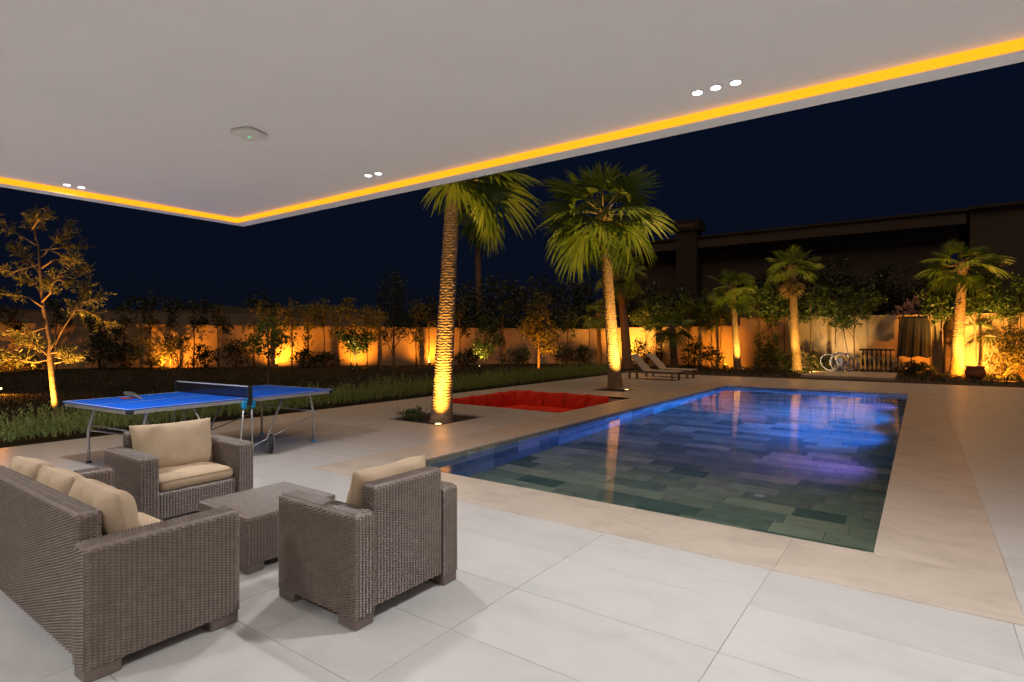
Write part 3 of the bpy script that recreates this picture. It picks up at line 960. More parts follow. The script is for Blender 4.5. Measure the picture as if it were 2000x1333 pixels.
# ------------------------------------------------------------------ table tennis table (local y = long axis)
tt = empty('table_tennis_table', (-7.70, 3.83, 0), math.radians(4.5), 'blue outdoor table tennis table with grey steel legs and black net', 'table')
TWd, TL, TH = 1.55, 2.76, .76
for s in (-1, 1):
    y0, y1 = (0.004, TL / 2) if s > 0 else (-TL / 2, -.004)
    top = MB().box(-TWd / 2, TWd / 2, y0, y1, TH - .012, TH).build('table_top', M['table_blue'], tt)
    w = .018
    for (a, b_, c, d) in ((-TWd / 2 + .001, -TWd / 2 + w, y0 + .001, y1 - .001), (TWd / 2 - w, TWd / 2 - .001, y0 + .001, y1 - .001)):
        MB().box(a, b_, c, d, TH + .0005, TH + .0015).build('side_line', M['white_line'], top)
    ye = (y1 - w, y1 - .001) if s > 0 else (y0 + .001, y0 + w)
    MB().box(-TWd / 2 + w + .001, TWd / 2 - w - .001, ye[0], ye[1], TH + .0005, TH + .0015).build('end_line', M['white_line'], top)
    MB().box(-.002, .002, y0 + .02, y1 - .02, TH + .0005, TH + .0015).build('centre_line', M['white_line'], top)
    # apron frame under the edge
    mb = MB()
    mb.box(-TWd / 2 + .006, -TWd / 2 + .03, y0 + .006, y1 - .006, TH - .055, TH - .0125)
    mb.box(TWd / 2 - .03, TWd / 2 - .006, y0 + .006, y1 - .006, TH - .055, TH - .0125)
    yy = (y1 - .03, y1 - .0065) if s > 0 else (y0 + .0065, y0 + .03)
    mb.box(-TWd / 2 + .031, TWd / 2 - .031, yy[0], yy[1], TH - .055, TH - .0125)
    mb.build('apron', M['steel'], tt)
    for e in (-1, 1):
        yc = s * (TL / 2 - .03)
        MB().bevbox(e * (TWd / 2 - .022) - .028, e * (TWd / 2 - .022) + .028, yc - .034, yc + .034, TH - .06, TH - .004, .012).build('corner_guard', M['black'], tt)
    # end leg frame
    for e in (-1, 1):
        lx = e * (TWd / 2 - .17)
        yt, yf = s * (TL / 2 - .30), s * (TL / 2 - .20)
        lg = MB().tube([(lx, yt, TH - .03), (lx, yt + s * .035, TH - .10), (lx, yf, .38), (lx, yf - s * .006, .02)], .0165, 10).build('leg', M['steel'], tt, True)
        MB().lathe([(.032, 0), (.032, .012), (.02, .03)], (lx, yf - s * .006, 0), 14).build('foot_cap', M['cyan'] if s > 0 else M['black'], lg)
        # diagonal brace to the centre frame
        MB().tube([(lx, yf, .40), (e * (TWd / 2 - .12), s * .36, .17)], .009, 8).build('brace', M['steel'], tt, True)
        # inner folding leg
        MB().tube([(e * (TWd / 2 - .12), s * .62, TH - .05), (e * (TWd / 2 - .12), s * .36, .17), (e * (TWd / 2 - .10), s * .10, .10)], .0125, 8).build('folding_leg', M['steel'], tt, True)
        MB().tube([(e * (TWd / 2 + .02), s * .05, TH - .06), (e * (TWd / 2 - .02), s * .09, .08)], .0125, 8).build('centre_post', M['steel'], tt, True)
        MB().bevbox(e * (TWd / 2 + .035) - .028, e * (TWd / 2 + .035) + .028, s * .06 - .032, s * .06 + .032, TH - .13, TH - .03, .016).build('lock_knob', M['cyan'], tt)
    MB().tube([(-TWd / 2 + .17, s * (TL / 2 - .235), .46), (TWd / 2 - .17, s * (TL / 2 - .235), .46)], .0095, 8).build('cross_bar', M['steel'], tt, True)
for e in (-1, 1):
    for s in (-1, 1):
        if s < 0 and e > 0: continue
        wx, wy = e * (TWd / 2 + .01), s * .34
        prof = [(.075, -.02), (.105, -.024), (.122, -.014), (.125, 0), (.122, .014), (.105, .024), (.075, .02)]
        vv = []; n = 28
        for (r, a) in prof:
            for k in range(n):
                w = 2 * PI * k / n; vv.append((a, r * math.cos(w), r * math.sin(w)))
        ff = [(i * n + k, i * n + (k + 1) % n, ((i + 1) % len(prof)) * n + (k + 1) % n, ((i + 1) % len(prof)) * n + k) for i in range(len(prof)) for k in range(n)]
        wh = MB().add(vv, ff).build('wheel', M['rubber'], tt, True)
        wh.location = (wx, wy, .126); wh.rotation_euler = (0, 0, math.radians(52))
        MB().tube([(-.012, 0, 0), (.012, 0, 0)], .076, 20).build('rim', M['black'], wh)
        MB().tube([(-.035, 0, 0), (-.035, .03, .104), (0, .035, .149), (.035, .03, .104), (.035, 0, 0)], .007, 8).build('fork', M['steel'], wh, True)
net = empty('table_net', (-7.70, 3.83, 0), math.radians(4.5), 'black table tennis net with white tape stretched across the blue table', 'net')
MB().box(-TWd / 2 - .05, TWd / 2 + .05, -.0015, .0015, TH + .004, TH + .138).build('mesh', M['net'], net)
MB().box(-TWd / 2 - .05, TWd / 2 + .05, -.003, .003, TH + .139, TH + .154).build('tape', M['white_line'], net)
for e in (-1, 1):
    MB().bevbox(e * (TWd / 2 + .062) - .011, e * (TWd / 2 + .062) + .011, -.03, .03, TH - .09, TH + .158, .004).build('net_post', M['black'], net)
    MB().bevbox(e * (TWd / 2 + .045) - .03, e * (TWd / 2 + .045) + .005, -.036, .036, TH - .045, TH + .002, .006).build('clamp', M['cyan'], net)
def paddle(loc, rz, tilt, label, facem):
    t = empty('paddle', loc, rz, label, 'paddle', 'table tennis paddles')
    t.rotation_euler = (tilt, 0, rz)
    n = 28
    def outline(sc, z): return [(sc * .078 * math.cos(2 * PI * k / n), sc * .082 * math.sin(2 * PI * k / n), z) for k in range(n)]
    mb = MB(); v = outline(.98, .002) + outline(1, .006) + outline(.98, .0095)
    f = [(i * n + k, i * n + (k + 1) % n, (i + 1) * n + (k + 1) % n, (i + 1) * n + k) for i in range(2) for k in range(n)] + [tuple(range(n - 1, -1, -1)), tuple(2 * n + k for k in range(n))]
    mb.add(v, f).build('blade', M[facem], t)
    MB().bevbox(-.014, .014, -.185, -.066, 0.0, .02, .006).build('handle', M['wood'], t)
p1 = P(250, 779, TH)
paddle((p1.x, p1.y, TH + .003), math.radians(70), 0, 'red sided paddle lying flat underneath on the blue table', 'red')
paddle((p1.x - .01, p1.y + .03, TH + .05), math.radians(115), math.radians(20), 'black sided paddle resting tilted on top of another paddle', 'rubber_grey')

# ------------------------------------------------------------------ loungers
def lounger(loc, label):
    t = empty('sun_lounger', loc, math.radians(-3), label, 'sun lounger', 'pair of sun loungers')
    Ln, Wd, hh = 1.95, .66, .30
    for s in (-1, 1):
        MB().bevbox(-Ln / 2, Ln / 2, s * (Wd / 2 - .03) - .03, s * (Wd / 2 - .03) + .03, hh - .07, hh - .01, .006).build('rail', M['wood'], t)
        for e in (-1, 1):
            MB().bevbox(e * (Ln / 2 - .16) - .035, e * (Ln / 2 - .16) + .035, s * (Wd / 2 - .0301) - .03, s * (Wd / 2 - .0301) + .03, 0, hh - .071, .006).build('leg', M['wood'], t)
    MB().bevbox(-.25, Ln / 2 - .01, -Wd / 2 + .01, Wd / 2 - .01, hh - .008, hh + .035, .012).build('seat_panel', M['canvas'], t)
    bk = MB().bevbox(-.80, 0, -Wd / 2 + .012, Wd / 2 - .012, 0, .04, .012).build('backrest', M['canvas'], t)
    bk.location = (-.26, 0, hh - .002); bk.rotation_euler = (0, math.radians(46), 0)
    MB().tube([(-.62, 0, hh - .03), (-.62, 0, hh + .42)], .014, 8).build('back_strut', M['wood'], t)
    return t
q = P(1290, 742)
lounger((q.x - .25, q.y + .0, 0), 'sun lounger with raised back, the one closer to the uplit tall palm')
lounger((q.x - .2, q.y + 1.45, 0), 'sun lounger with raised back, the one closer to the garden wall')

# ================================================================== PLANTS
def frond_mesh(name, Lp, Lb, seed, nseg=30, spread=250, droop=.35):
    """fan palm leaf: stalk along +x then pleated fan with split drooping tips"""
    r = random.Random(seed)
    st = MB()
    pts = [(Lp * k / 5, 0, -.10 * Lp * (k / 5) ** 2) for k in range(6)]
    st.tube(pts, [.026, .020, .017, .014, .012, .010], 6)
    bl = MB()
    hub = Vector(pts[-1]); tilt = -.18
    for i in range(nseg):
        a = math.radians(-spread / 2 + spread * (i + .5) / nseg)
        L = Lb * (.72 + .28 * math.cos(a * .62)) * r.uniform(.9, 1.06)
        da = math.radians(spread / nseg) * .5
        v = []
        dr = r.uniform(.75, 1.3) * droop; tw = r.uniform(-.12, .12)
        for k, q in enumerate((0.03, .38, .70, .86, 1.0)):
            rad = L * q
            hw = (rad * math.tan(da) * 1.0 if q <= .71 else L * .70 * math.tan(da) * (1.0 - .94 * (q - .70) / .30))
            aa = a + tw * q * q
            z = tilt * rad * math.cos(a) - dr * L * q ** 2.6 + .04 * L * math.sin(q * PI)
            fold = hw * .55
            c = hub + Vector((rad * math.cos(aa), rad * math.sin(aa), z))
            sd = Vector((-math.sin(aa), math.cos(aa), 0))
            v += [c - sd * hw + Vector((0, 0, -fold)), c + Vector((0, 0, 0)), c + sd * hw + Vector((0, 0, -fold))]
        f = []
        for k in range(4):
            f += [(k * 3, k * 3 + 1, k * 3 + 4, k * 3 + 3), (k * 3 + 1, k * 3 + 2, k * 3 + 5, k * 3 + 4)]
        bl.add(v, f)
    ms, mbm = st.mesh(name + '_stalk', True), bl.mesh(name)
    ms.materials.append(M['petiole'])
    return ms, mbm
FR = [frond_mesh('fan', .72, .92, s, 34, 215, d) for s, d in ((1, .14), (2, .26), (3, .42))]
for f_ in FR: f_[1].materials.append(M['frond'])
DEADF = frond_mesh('dead_fan', .5, .75, 9, 22, 160, .9); DEADF[1].materials.append(M['dead_frond'])

def palm(base, top, r0, r1, nf, scale, label, group=None, rings=110, jag=.012, emin=-48, emax=82, skirt=0, curve=0.0, seed=0, avoid=None):
    rd = random.Random(seed)
    base, top = Vector(base), Vector(top)
    t = empty('palm_tree', base, 0, label, 'palm tree', group)
    n = 26; v, f = [], []
    hgt = (top - base).length
    for i in range(rings + 1):
        q = i / rings
        c = (top - base) * q + Vector((curve * math.sin(q * PI), 0, 0))
        rad = r1 + (r0 - r1) * (1 - q) ** 1.3 + r0 * .18 * math.exp(-q * hgt / .22)
        for k in range(n):
            w = 2 * PI * k / n
            rr = rad + (jag if i % 2 else -jag * .5) * rd.uniform(.2, 1.3)
            v.append((c.x + rr * math.cos(w), c.y + rr * math.sin(w), c.z + rd.uniform(-.55, .55) * hgt / rings))
    for i in range(rings):
        for k in range(n): f.append((i * n + k, i * n + (k + 1) % n, (i + 1) * n + (k + 1) % n, (i + 1) * n + k))
    f.append(tuple(rings * n + k for k in range(n)))
    tr_ = MB().add(v, f).build('trunk', M['palm_bark'], t)
    # old leaf bases under the crown
    mb = MB()
    for k in range(22):
        a = k * 2.4; z = -.10 - .012 * k
        c = (top - base) + Vector((math.cos(a) * r1 * .8, math.sin(a) * r1 * .8, z))
        mb.tube([c, c + Vector((math.cos(a) * .10, math.sin(a) * .10, .13)) * scale], [.028 * scale, .012 * scale], 5)
    mb.build('leaf_bases', M['palm_bark'], t)
    for k in range(nf):
        q = k / max(1, nf - 1)
        az = k * 2.39996 + rd.uniform(-.25, .25) + seed
        el = math.radians(emax + (emin - emax) * q ** .8 + rd.uniform(-8, 8))
        if avoid is not None and math.cos(az - avoid) > .05 and el < .6: az += PI * .8
        i = 0 if q < .35 else (1 if q < .7 else 2)
        s = scale * rd.uniform(.85, 1.1) * (.8 + .2 * min(1, q * 3))
        mtx = Matrix.Rotation(az, 4, 'Z') @ Matrix.Rotation(-el, 4, 'Y') @ Matrix.Rotation(rd.uniform(-.5, .5), 4, 'X')
        st = put('stalk', FR[i][0], None, t)
        st.matrix_local = Matrix.Translation(top - base - Vector((0, 0, .06 + .1 * q))) @ mtx @ Matrix.Scale(s, 4)
        put('frond', FR[i][1], None, st)
    for k in range(skirt):
        az = k * 2.4 + rd.uniform(-.3, .3)
        mtx = Matrix.Rotation(az, 4, 'Z') @ Matrix.Rotation(math.radians(72 + rd.uniform(-6, 10)), 4, 'Y')
        st = put('stalk', DEADF[0], None, t)
        st.matrix_local = Matrix.Translation(top - base - Vector((0, 0, .25 + .02 * k))) @ mtx @ Matrix.Scale(scale * .95, 4)
        put('dead_frond', DEADF[1], None, st)
    return t

p0 = Vector((-7.22, 7.80, -.04))
dt = p0.x * FW[0] + p0.y * FW[1]
palm(p0, PV(886, 335, dt), .19, .125, 19, .98, 'tall leaning palm with ringed golden trunk in the square deck bed', 'tall palms', 185, .0042, -38, 70, seed=1, avoid=math.atan2(-RT[1], -RT[0]))
p2 = P(1202, 757)
d2 = p2.x * FW[0] + p2.y * FW[1]
palm((p2.x, p2.y, -.04), PV(1178, 412, d2), .21, .135, 27, 1.28, 'tall palm with full green crown rising between pit and loungers', 'tall palms', 200, .008, -50, 82, seed=2)
pq = PD(1226, 27.6)
palm((pq.x, pq.y, 0), PV(1212, 530, 27.6), .24, .17, 24, .92, 'uplit palm standing just behind the palm by the loungers', None, 120, .010, -45, 75, seed=3)
pq = PD(1441, 25.2)
palm((pq.x, pq.y, 0), PV(1431, 562, 25.2), .16, .11, 20, .72, 'small bright palm with slim leaning trunk where the pool wall steps up', None, 100, .010, -35, 80, seed=4)
pq = PD(1556, 24.8)
palm((pq.x, pq.y, 0), PV(1547, 520, 24.8), .20, .14, 17, .76, 'palm with hanging skirt of dry leaves against the pool wall', None, 110, .009, -15, 82, 12, seed=5)
pq = PD(1868, 22.0)
palm((pq.x, pq.y, 0), PV(1880, 512, 22.0), .21, .155, 20, .90, 'stout orange lit palm by the clothes rack', None, 130, .010, -40, 82, seed=6)
pq = PD(1318, 26.8)
palm((pq.x, pq.y, 0), PV(1312, 632, 26.8), .17, .13, 16, .78, 'short shadowy palm behind the sun loungers', None, 70, .01, -30, 60, seed=7)
pq = PD(1172, 28.2)
palm((pq.x, pq.y, 0), PV(1168, 612, 28.2), .12, .09, 13, .62, 'little palm half hidden by the trunk of the lounger palm', None, 70, .01, -35, 75, seed=8)
pq = PD(1912, 22.6)
palm((pq.x, pq.y, 0), PV(1935, 652, 22.6), .26, .15, 9, .78, 'young slanting palm with bright yellow green fans by the orange wall', None, 60, .016, -10, 75, seed=9)
pq = PD(938, 46)
palm((pq.x, pq.y, 0), PV(932, 430, 46), .26, .2, 20, 1.15, 'dim far palm silhouette against the night sky', None, 60, .01, -45, 80, 8, seed=10)

def shrub(loc, blobs, n, size, label, group=None, mat='leaf', name='shrub', cat='shrub', aspect=.5, stems=5, up=.3, stem_mat='bark', smoothleaf=None):
    t = empty(name, loc, 0, label, cat, group)
    pts = blob_points(blobs, n)
    put('foliage', np_mesh('foliage', leaf_quads(pts, size, aspect, up), 4), M[mat], t)
    mb = MB()
    for k in range(stems):
        b_ = blobs[k % len(blobs)]
        e = Vector(b_[:3]) + Vector((random.uniform(-.4, .4) * b_[3], random.uniform(-.4, .4) * b_[4], random.uniform(-.2, .5) * b_[5]))
        s = Vector((random.uniform(-.06, .06), random.uniform(-.06, .06), -.03))
        mid = s.lerp(e, .5) + Vector((random.uniform(-.08, .08), random.uniform(-.08, .08), .1))
        mb.tube([s, mid, e], [.02, .014, .006], 6)
    mb.build('stems', M[stem_mat], t, True)
    return t

def tree(loc, h, r, blobs, n, size, label, group=None, mat='leaf', name='garden_tree', cat='tree', aspect=.45, lean=(0, 0), nbr=7, fork=None, up=.2, bark='bark'):
    t = empty(name, loc, 0, label, cat, group)
    mb = MB()
    top = Vector((lean[0], lean[1], h))
    pts = [Vector((0, 0, -.05))]
    for k in range(1, 6):
        q = k / 5
        pts.append(top * q + Vector((random.uniform(-.03, .03), random.uniform(-.03, .03), 0)) * h * .3)
    mb.tube(pts, [r * (1.15 - .75 * k / 5) for k in range(6)], 10)
    for k in range(nbr):
        b_ = blobs[k % len(blobs)]
        e = Vector(b_[:3]) + Vector((random.uniform(-.7, .7) * b_[3], random.uniform(-.7, .7) * b_[4], random.uniform(-.3, .7) * b_[5]))
        zs = min(max(.35 * h, (e.z - .4)), h) if e.z < h * 1.2 else h * random.uniform(.6, .95)
        q = max(.2, min(.98, zs / h * random.uniform(.75, 1)))
        s = top * q
        mid = s.lerp(e, .5) + Vector((0, 0, .12 * (e - s).length))
        mb.tube([s, mid, e], [r * .42, r * .28, r * .1], 6)
    mb.build('trunk', M[bark], t, True)
    pts = blob_points(blobs, n)
    put('crown', np_mesh('crown', leaf_quads(pts, size, aspect, up), 4), M[mat], t)
    return t

# rosemary hedge along the deck edge
n = 7500
hx = -10.36 - .62 * rng.uniform(0, 1, n); hy = -3 + 24.6 * rng.uniform(0, 1, n)
hh = (.33 + .10 * rng.uniform(0, 1, n) + .06 * np.sin(hy * 2.1) * np.sin(hy * .7 + 1)) * (1 - .35 * np.abs((hx + 10.67) / .31) ** 3)
hh *= np.where(rng.uniform(0, 1, n) < .30, rng.uniform(1.05, 1.35, n), rng.uniform(.5, 1.0, n))
lean = np.stack([rng.normal(0, .13, n) + (hx + 10.67) * .35, rng.normal(0, .13, n), np.ones(n)], 1)
quads = []
for k in range(13):
    q = .30 + .70 * k / 12
    b0 = np.stack([hx, hy, 0 * hx], 1) + lean * (hh * q)[:, None]
    a = rng.uniform(0, 2 * PI, n)
    dr = np.stack([np.cos(a) * .42, np.sin(a) * .42, np.ones(n) * .9], 1)
    quads.append(leaf_quads(b0, .058, .26, 0, dr))
tag(put('rosemary_hedge', np_mesh('rosemary_hedge', np.concatenate(quads), 4), M['rosemary']), 'low bristly green hedge of upright sprigs along the edge of the deck', 'hedge')

# feathery tree on the left, limbs followed from the photograph, spread in depth
d0 = 9.3
bp = PD(112, d0, -.02)
ft_ = empty('feathery_tree', bp, 0, 'slender feathery tree with forked orange lit trunk behind the hedge', 'tree')
dirv = Vector((FW[0], FW[1], 0))
def fp(u, v, dd=0.0): return PV(u, v, d0) + dirv * dd - bp
tk = MB()
trunk = [fp(113, 838), fp(110, 800), fp(104, 755), fp(98, 700), fp(97, 672, .03), fp(88, 640, .05), fp(82, 605, .03), fp(81, 560, 0), fp(82, 520, -.05), fp(75, 480), fp(62, 440)]
tk.tube(trunk, [.055, .05, .046, .043, .038, .031, .027, .022, .017, .012, .006], 10)
limbs = [([(100, 685), (115, 645), (134, 608), (140, 585), (148, 555)], .25), ([(134, 608), (150, 604), (168, 618), (176, 632)], .4), ([(138, 600), (160, 590), (190, 582)], .1),
         ([(98, 702), (80, 708), (45, 700), (0, 692)], -.35), ([(98, 698), (70, 682), (40, 670), (5, 664)], .3), ([(99, 690), (130, 688), (165, 700)], -.3), ([(100, 712), (120, 705), (132, 702)], .2),
         ([(83, 600), (65, 582), (35, 575), (0, 582)], -.3), ([(82, 580), (60, 555), (25, 545), (8, 545)], .35), ([(82, 590), (110, 575), (125, 545)], -.25), ([(81, 560), (100, 545), (130, 558)], .3),
         ([(82, 540), (55, 515), (20, 490), (0, 480)], .3), ([(80, 525), (110, 510), (145, 508), (168, 512)], -.2), ([(78, 505), (95, 470), (110, 440)], .3), ([(72, 480), (40, 455), (12, 428)], -.3),
         ([(70, 470), (60, 440), (50, 412)], .15), ([(80, 515), (50, 535), (30, 528)], -.45), ([(76, 490), (105, 480), (120, 478)], .4), ([(82, 550), (120, 530), (122, 520)], .5), ([(62, 450), (80, 430), (98, 422)], -.1), ([(88, 640), (70, 650), (52, 655)], -.2)]
lq = []
for pts, dep in limbs:
    P3 = [fp(u, v, dep * k / (len(pts) - 1)) for k, (u, v) in enumerate(pts)]
    tk.tube(P3, [.014 * (1 - .7 * k / (len(pts) - 1)) + .002 for k in range(len(pts))], 6)
    tot = sum((P3[k + 1] - P3[k]).length for k in range(len(P3) - 1))
    for s in range(int(tot / .032) + 6):
        q = random.uniform(.28, 1) ** .8 * (len(P3) - 1); k = min(int(q), len(P3) - 2)
        c = P3[k].lerp(P3[k + 1], q - k)
        ax = (P3[k + 1] - P3[k]).normalized()
        sp = (ax * random.uniform(.2, 1) + Vector((random.gauss(0, .6), random.gauss(0, .6), random.gauss(.15, .5)))).normalized()
        Ls = random.uniform(.08, .24)
        tk.tube([c, c + sp * Ls], [.003, .0012], 4, False)
        m_ = 13
        cc = np.array([list(c + sp * Ls * (.15 + .85 * j / m_)) for j in range(m_)])
        dd_ = np.array([list((sp * .8 + Vector((random.gauss(0, .5), random.gauss(0, .5), random.gauss(0, .5))))) for j in range(m_)])
        lq.append(leaf_quads(cc, .072, .2, 0, dd_))
tk.build('trunk', M['bark'], ft_, True)
put('crown', np_mesh('crown', np.concatenate(lq), 4), M['leaf_dry'], ft_)

# single trees on the lawn
def at(u, d): 
    p = PD(u, d, 0); return (p.x, p.y, 0)
tree(at(524, 13.4), 1.7, .028, [(0, 0, 1.55, .42, .42, .5), (.28, .2, 1.45, .3, .3, .3), (-.1, 0, 1.85, .25, .25, .25), (-.25, -.2, 1.35, .25, .25, .3)], 1500, .085, 'small round green tree with thin pale trunk beyond the blue table', mat='leaf_fresh')
tree(at(768, 16.4), 2.6, .035, [(0, 0, 2.35, .5, .5, .65), (.2, .2, 1.8, .4, .4, .45), (0, 0, 2.95, .4, .4, .45), (-.2, 0, 1.6, .3, .3, .3)], 2000, .16, 'tall wispy dark tree with bare thin trunk beside the ringed palm', mat='leaf_dark', aspect=.14, up=.9)
tree(at(694, 25.0), .9, .06, [(0, 0, 1.35, .65, .65, .55), (-.5, -.2, 1.5, .4, .4, .35), (.5, .2, 1.5, .4, .4, .4), (.2, 0, 1.0, .4, .4, .3)], 1300, .14, 'small citrus tree glowing from the lamp at its forked trunk', mat='leaf', aspect=.55)
tree(at(948, 21.8), 1.6, .035, [(0, 0, 1.35, .5, .5, .6), (.1, 0, 2.0, .38, .38, .5), (-.25, .1, 1.0, .3, .3, .3), (.35, .1, 1.6, .3, .3, .35)], 1800, .10, 'young lawn tree lit gold from below beyond the red pit', mat='leaf')
tree(at(1052, 25.5), 2.6, .05, [(0, 0, 2.2, .75, .75, .8), (.4, .3, 1.4, .65, .65, .7), (0, 0, 3.0, .45, .45, .55), (-.5, 0, 1.9, .5, .5, .6)], 3600, .13, 'taller bushy tree full of gold lit leaves against the wall', mat='leaf_dry')

# slender trained trees in front of the long wall
wd = (GW1 - GW0).normalized(); wnrm = Vector((wd.y, -wd.x, 0))
if wnrm.dot(Vector((FW[0], FW[1], 0))) > 0: wnrm = -wnrm
def on_wall(u, off):
    a = PD(u, 1.0) ; a.z = 0
    # ray from camera against the wall line
    d_ = wd; den = a.x * d_.y - a.y * d_.x
    s = (GW0.x * d_.y - GW0.y * d_.x) / den
    p = a * s
    return p + wnrm * off
def near_wall(u):
    for lim, txt in ((60, 'behind the lower limbs of the feathery tree'), (240, 'between the feathery tree and the table tennis table'), (400, 'beyond the table tennis net'), (520, 'just before the small round tree'), (612, 'behind the small round tree'), (730, 'around the glowing citrus tree'), (850, 'between the wispy tree and the ringed palm'), (1020, 'behind the gold lit lawn tree'), (3000, 'between bushy gold tree and tall lounger palm')):
        if u < lim: return txt
def near_end(u):
    for lim, txt in ((1320, 'behind the sun loungers'), (1420, 'just before the small bright palm'), (1545, 'between the small bright palm and the skirted palm'), (1610, 'beside the skirted palm'), (1700, 'above the coiled hose'), (1880, 'by the clothes rack'), (3000, 'around the slanting young palm')):
        if u < lim: return txt
us = [-60, 52, 128, 208, 258, 302, 347, 392, 437, 505, 545, 577, 607, 636, 664, 688, 718, 741, 812, 836, 895, 978, 1100]
for i, u in enumerate(us):
    p = on_wall(u, random.uniform(.5, 1.0))
    h = random.uniform(2.5, 3.2)
    bl = [(random.uniform(-.2, .2), random.uniform(-.2, .2), h + random.uniform(-.3, .2), .5, .5, .55), (random.uniform(-.4, .4), random.uniform(-.3, .3), h - .8, .45, .45, .4)]
    if i % 3 == 0: bl.append((random.uniform(-.3, .3), 0, 1.3, .35, .35, .4))
    tree((p.x, p.y, 0), h, .035, bl, 620, .14, 'slender wall tree on a thin stem ' + near_wall(u), 'row of slender trees before the long wall', 'leaf_dry' if 8 < i < 18 else 'leaf_dark', 'slender_tree', nbr=6)
for i, (u, w, hgt) in enumerate(((40, .9, .8), (95, .9, .75), (225, 1.2, 1.7), (265, .9, 1.3), (320, .9, 1.7), (365, .9, 1.7), (420, .8, 1.1), (472, 1.0, 1.4), (600, .9, .9), (640, .9, .7), (905, .9, .9), (1000, 1.1, .9), (1090, .9, 1.0), (1130, .9, 1.0))):
    p = on_wall(u, random.uniform(.9, 1.6))
    shrub((p.x, p.y, 0), [(0, 0, hgt * .5, w * .8, w * .8, hgt * .5), (random.uniform(-.4, .4), random.uniform(-.4, .4), hgt * .75, w * .5, w * .5, hgt * .35)], int(900 * w), .13, 'leafy shrub at the long wall ' + near_wall(u), 'shrubs along the long wall', 'leaf_dry' if u in (40, 95, 320, 365) else 'leaf_dark')
# trees and shrubs in front of the pool end wall
def on_end(u, off):
    k = (u - 1000) / F
    dx, dy = FW[0] + k * RT[0], FW[1] + k * RT[1]
    s = (WY - off) / dy
    return Vector((dx * s, dy * s, 0))
for i, (u, h) in enumerate(((1262, 2.6), (1292, 2.8), (1345, 2.7), (1390, 2.6), (1408, 2.9), (1482, 3.1), (1508, 2.8), (1532, 2.9), (1583, 2.9), (1632, 2.7), (1668, 2.6), (1842, 2.7), (1905, 3.0), (1958, 2.9), (1993, 2.9), (2040, 3.0))):
    p = on_end(u, random.uniform(.5, .9))
    bl = [(random.uniform(-.3, .3), random.uniform(-.2, .2), h, .75, .6, .55), (random.uniform(-.5, .5), 0, h + .5, .6, .5, .5), (random.uniform(-.5, .5), random.uniform(-.2, .2), h - .45, .5, .4, .3)]
    if i in (5, 6): bl.append((0, 0, 1.4, .3, .3, .6))
    tree((p.x, p.y, 0), h, .032, bl, 1300, .13, 'leafy tree over the pool end wall ' + near_end(u), 'row of leafy trees along the pool end wall', 'leaf', 'slender_tree', nbr=6)
for i, (u, w, hgt, m_) in enumerate(((1255, .7, 1.5, 'leaf_dark'), (1287, .5, 2.1, 'leaf_dark'), (1352, .8, 1.5, 'leaf'), (1395, .8, 1.1, 'leaf_dry'), (1498, .8, 1.3, 'leaf'), (1530, .6, .9, 'leaf_dark'), (1600, .6, .8, 'leaf_dark'), (1790, .9, .5, 'leaf_dark'), (1960, 1.0, 1.7, 'leaf_dry'), (1998, 1.0, 1.9, 'leaf_dry'))):
    p = on_end(u, random.uniform(1.0, 1.8) if u < 1900 else 2.0)
    shrub((p.x, p.y, 0), [(0, 0, hgt * .45, w * .75, w * .6, hgt * .45), (random.uniform(-.3, .3), 0, hgt * .75, w * .45, w * .4, hgt * .35)], int(1000 * w), .12, 'leafy shrub in the pool end border ' + near_end(u), 'shrubs below the pool end wall', m_)
p = on_end(1765, -1.0)
shrub((p.x, p.y, 0), [(0, 0, 2.75, .5, .5, .4), (.5, 0, 3.0, .4, .4, .3)], 300, .12, 'pink flowering shrub showing over the wall above the clothes rack', None, 'pink_flower', 'flowering_shrub')
# dark trees beyond the walls
for i, (u, d, h, w) in enumerate(((905, 37, 5.2, 2.0), (965, 38, 5.8, 2.2), (1030, 37, 5.4, 2.1), (1085, 39, 5.9, 2.1), (1140, 38, 5.6, 2.0), (1225, 35, 5.3, 1.9), (1290, 33, 4.9, 1.9), (1350, 33, 4.6, 1.8), (1500, 31.5, 4.6, 1.8), (1590, 31, 5.2, 2.0), (1660, 31, 4.9, 2.0), (1730, 30.5, 4.4, 1.8), (1800, 30, 4.2, 1.8), (1890, 29, 4.5, 1.9), (1970, 29, 5.0, 2.1), (245, 40, 4.4, 1.6), (515, 42, 5.0, 1.6), (350, 41, 4.2, 1.5), (840, 38, 4.4, 1.9))):
    q = at(u, d)
    if u >= 1480: h += .9
    tree(q, h * .7, .10, [(random.uniform(-.5, .5), random.uniform(-.5, .5), h * .55, w * .8, w * .8, h * .28), (random.uniform(-.8, .8), random.uniform(-.8, .8), h * .8, w * .6, w * .6, h * .2), (0, 0, h * .35, w * .8, w * .7, h * .2)], 2200, .22, ('dark dense tree beyond the wall ' + (near_wall(u) if u < 1200 else near_end(u))), 'dark trees beyond the walls', 'leaf_dark', 'dark_tree', aspect=.5)
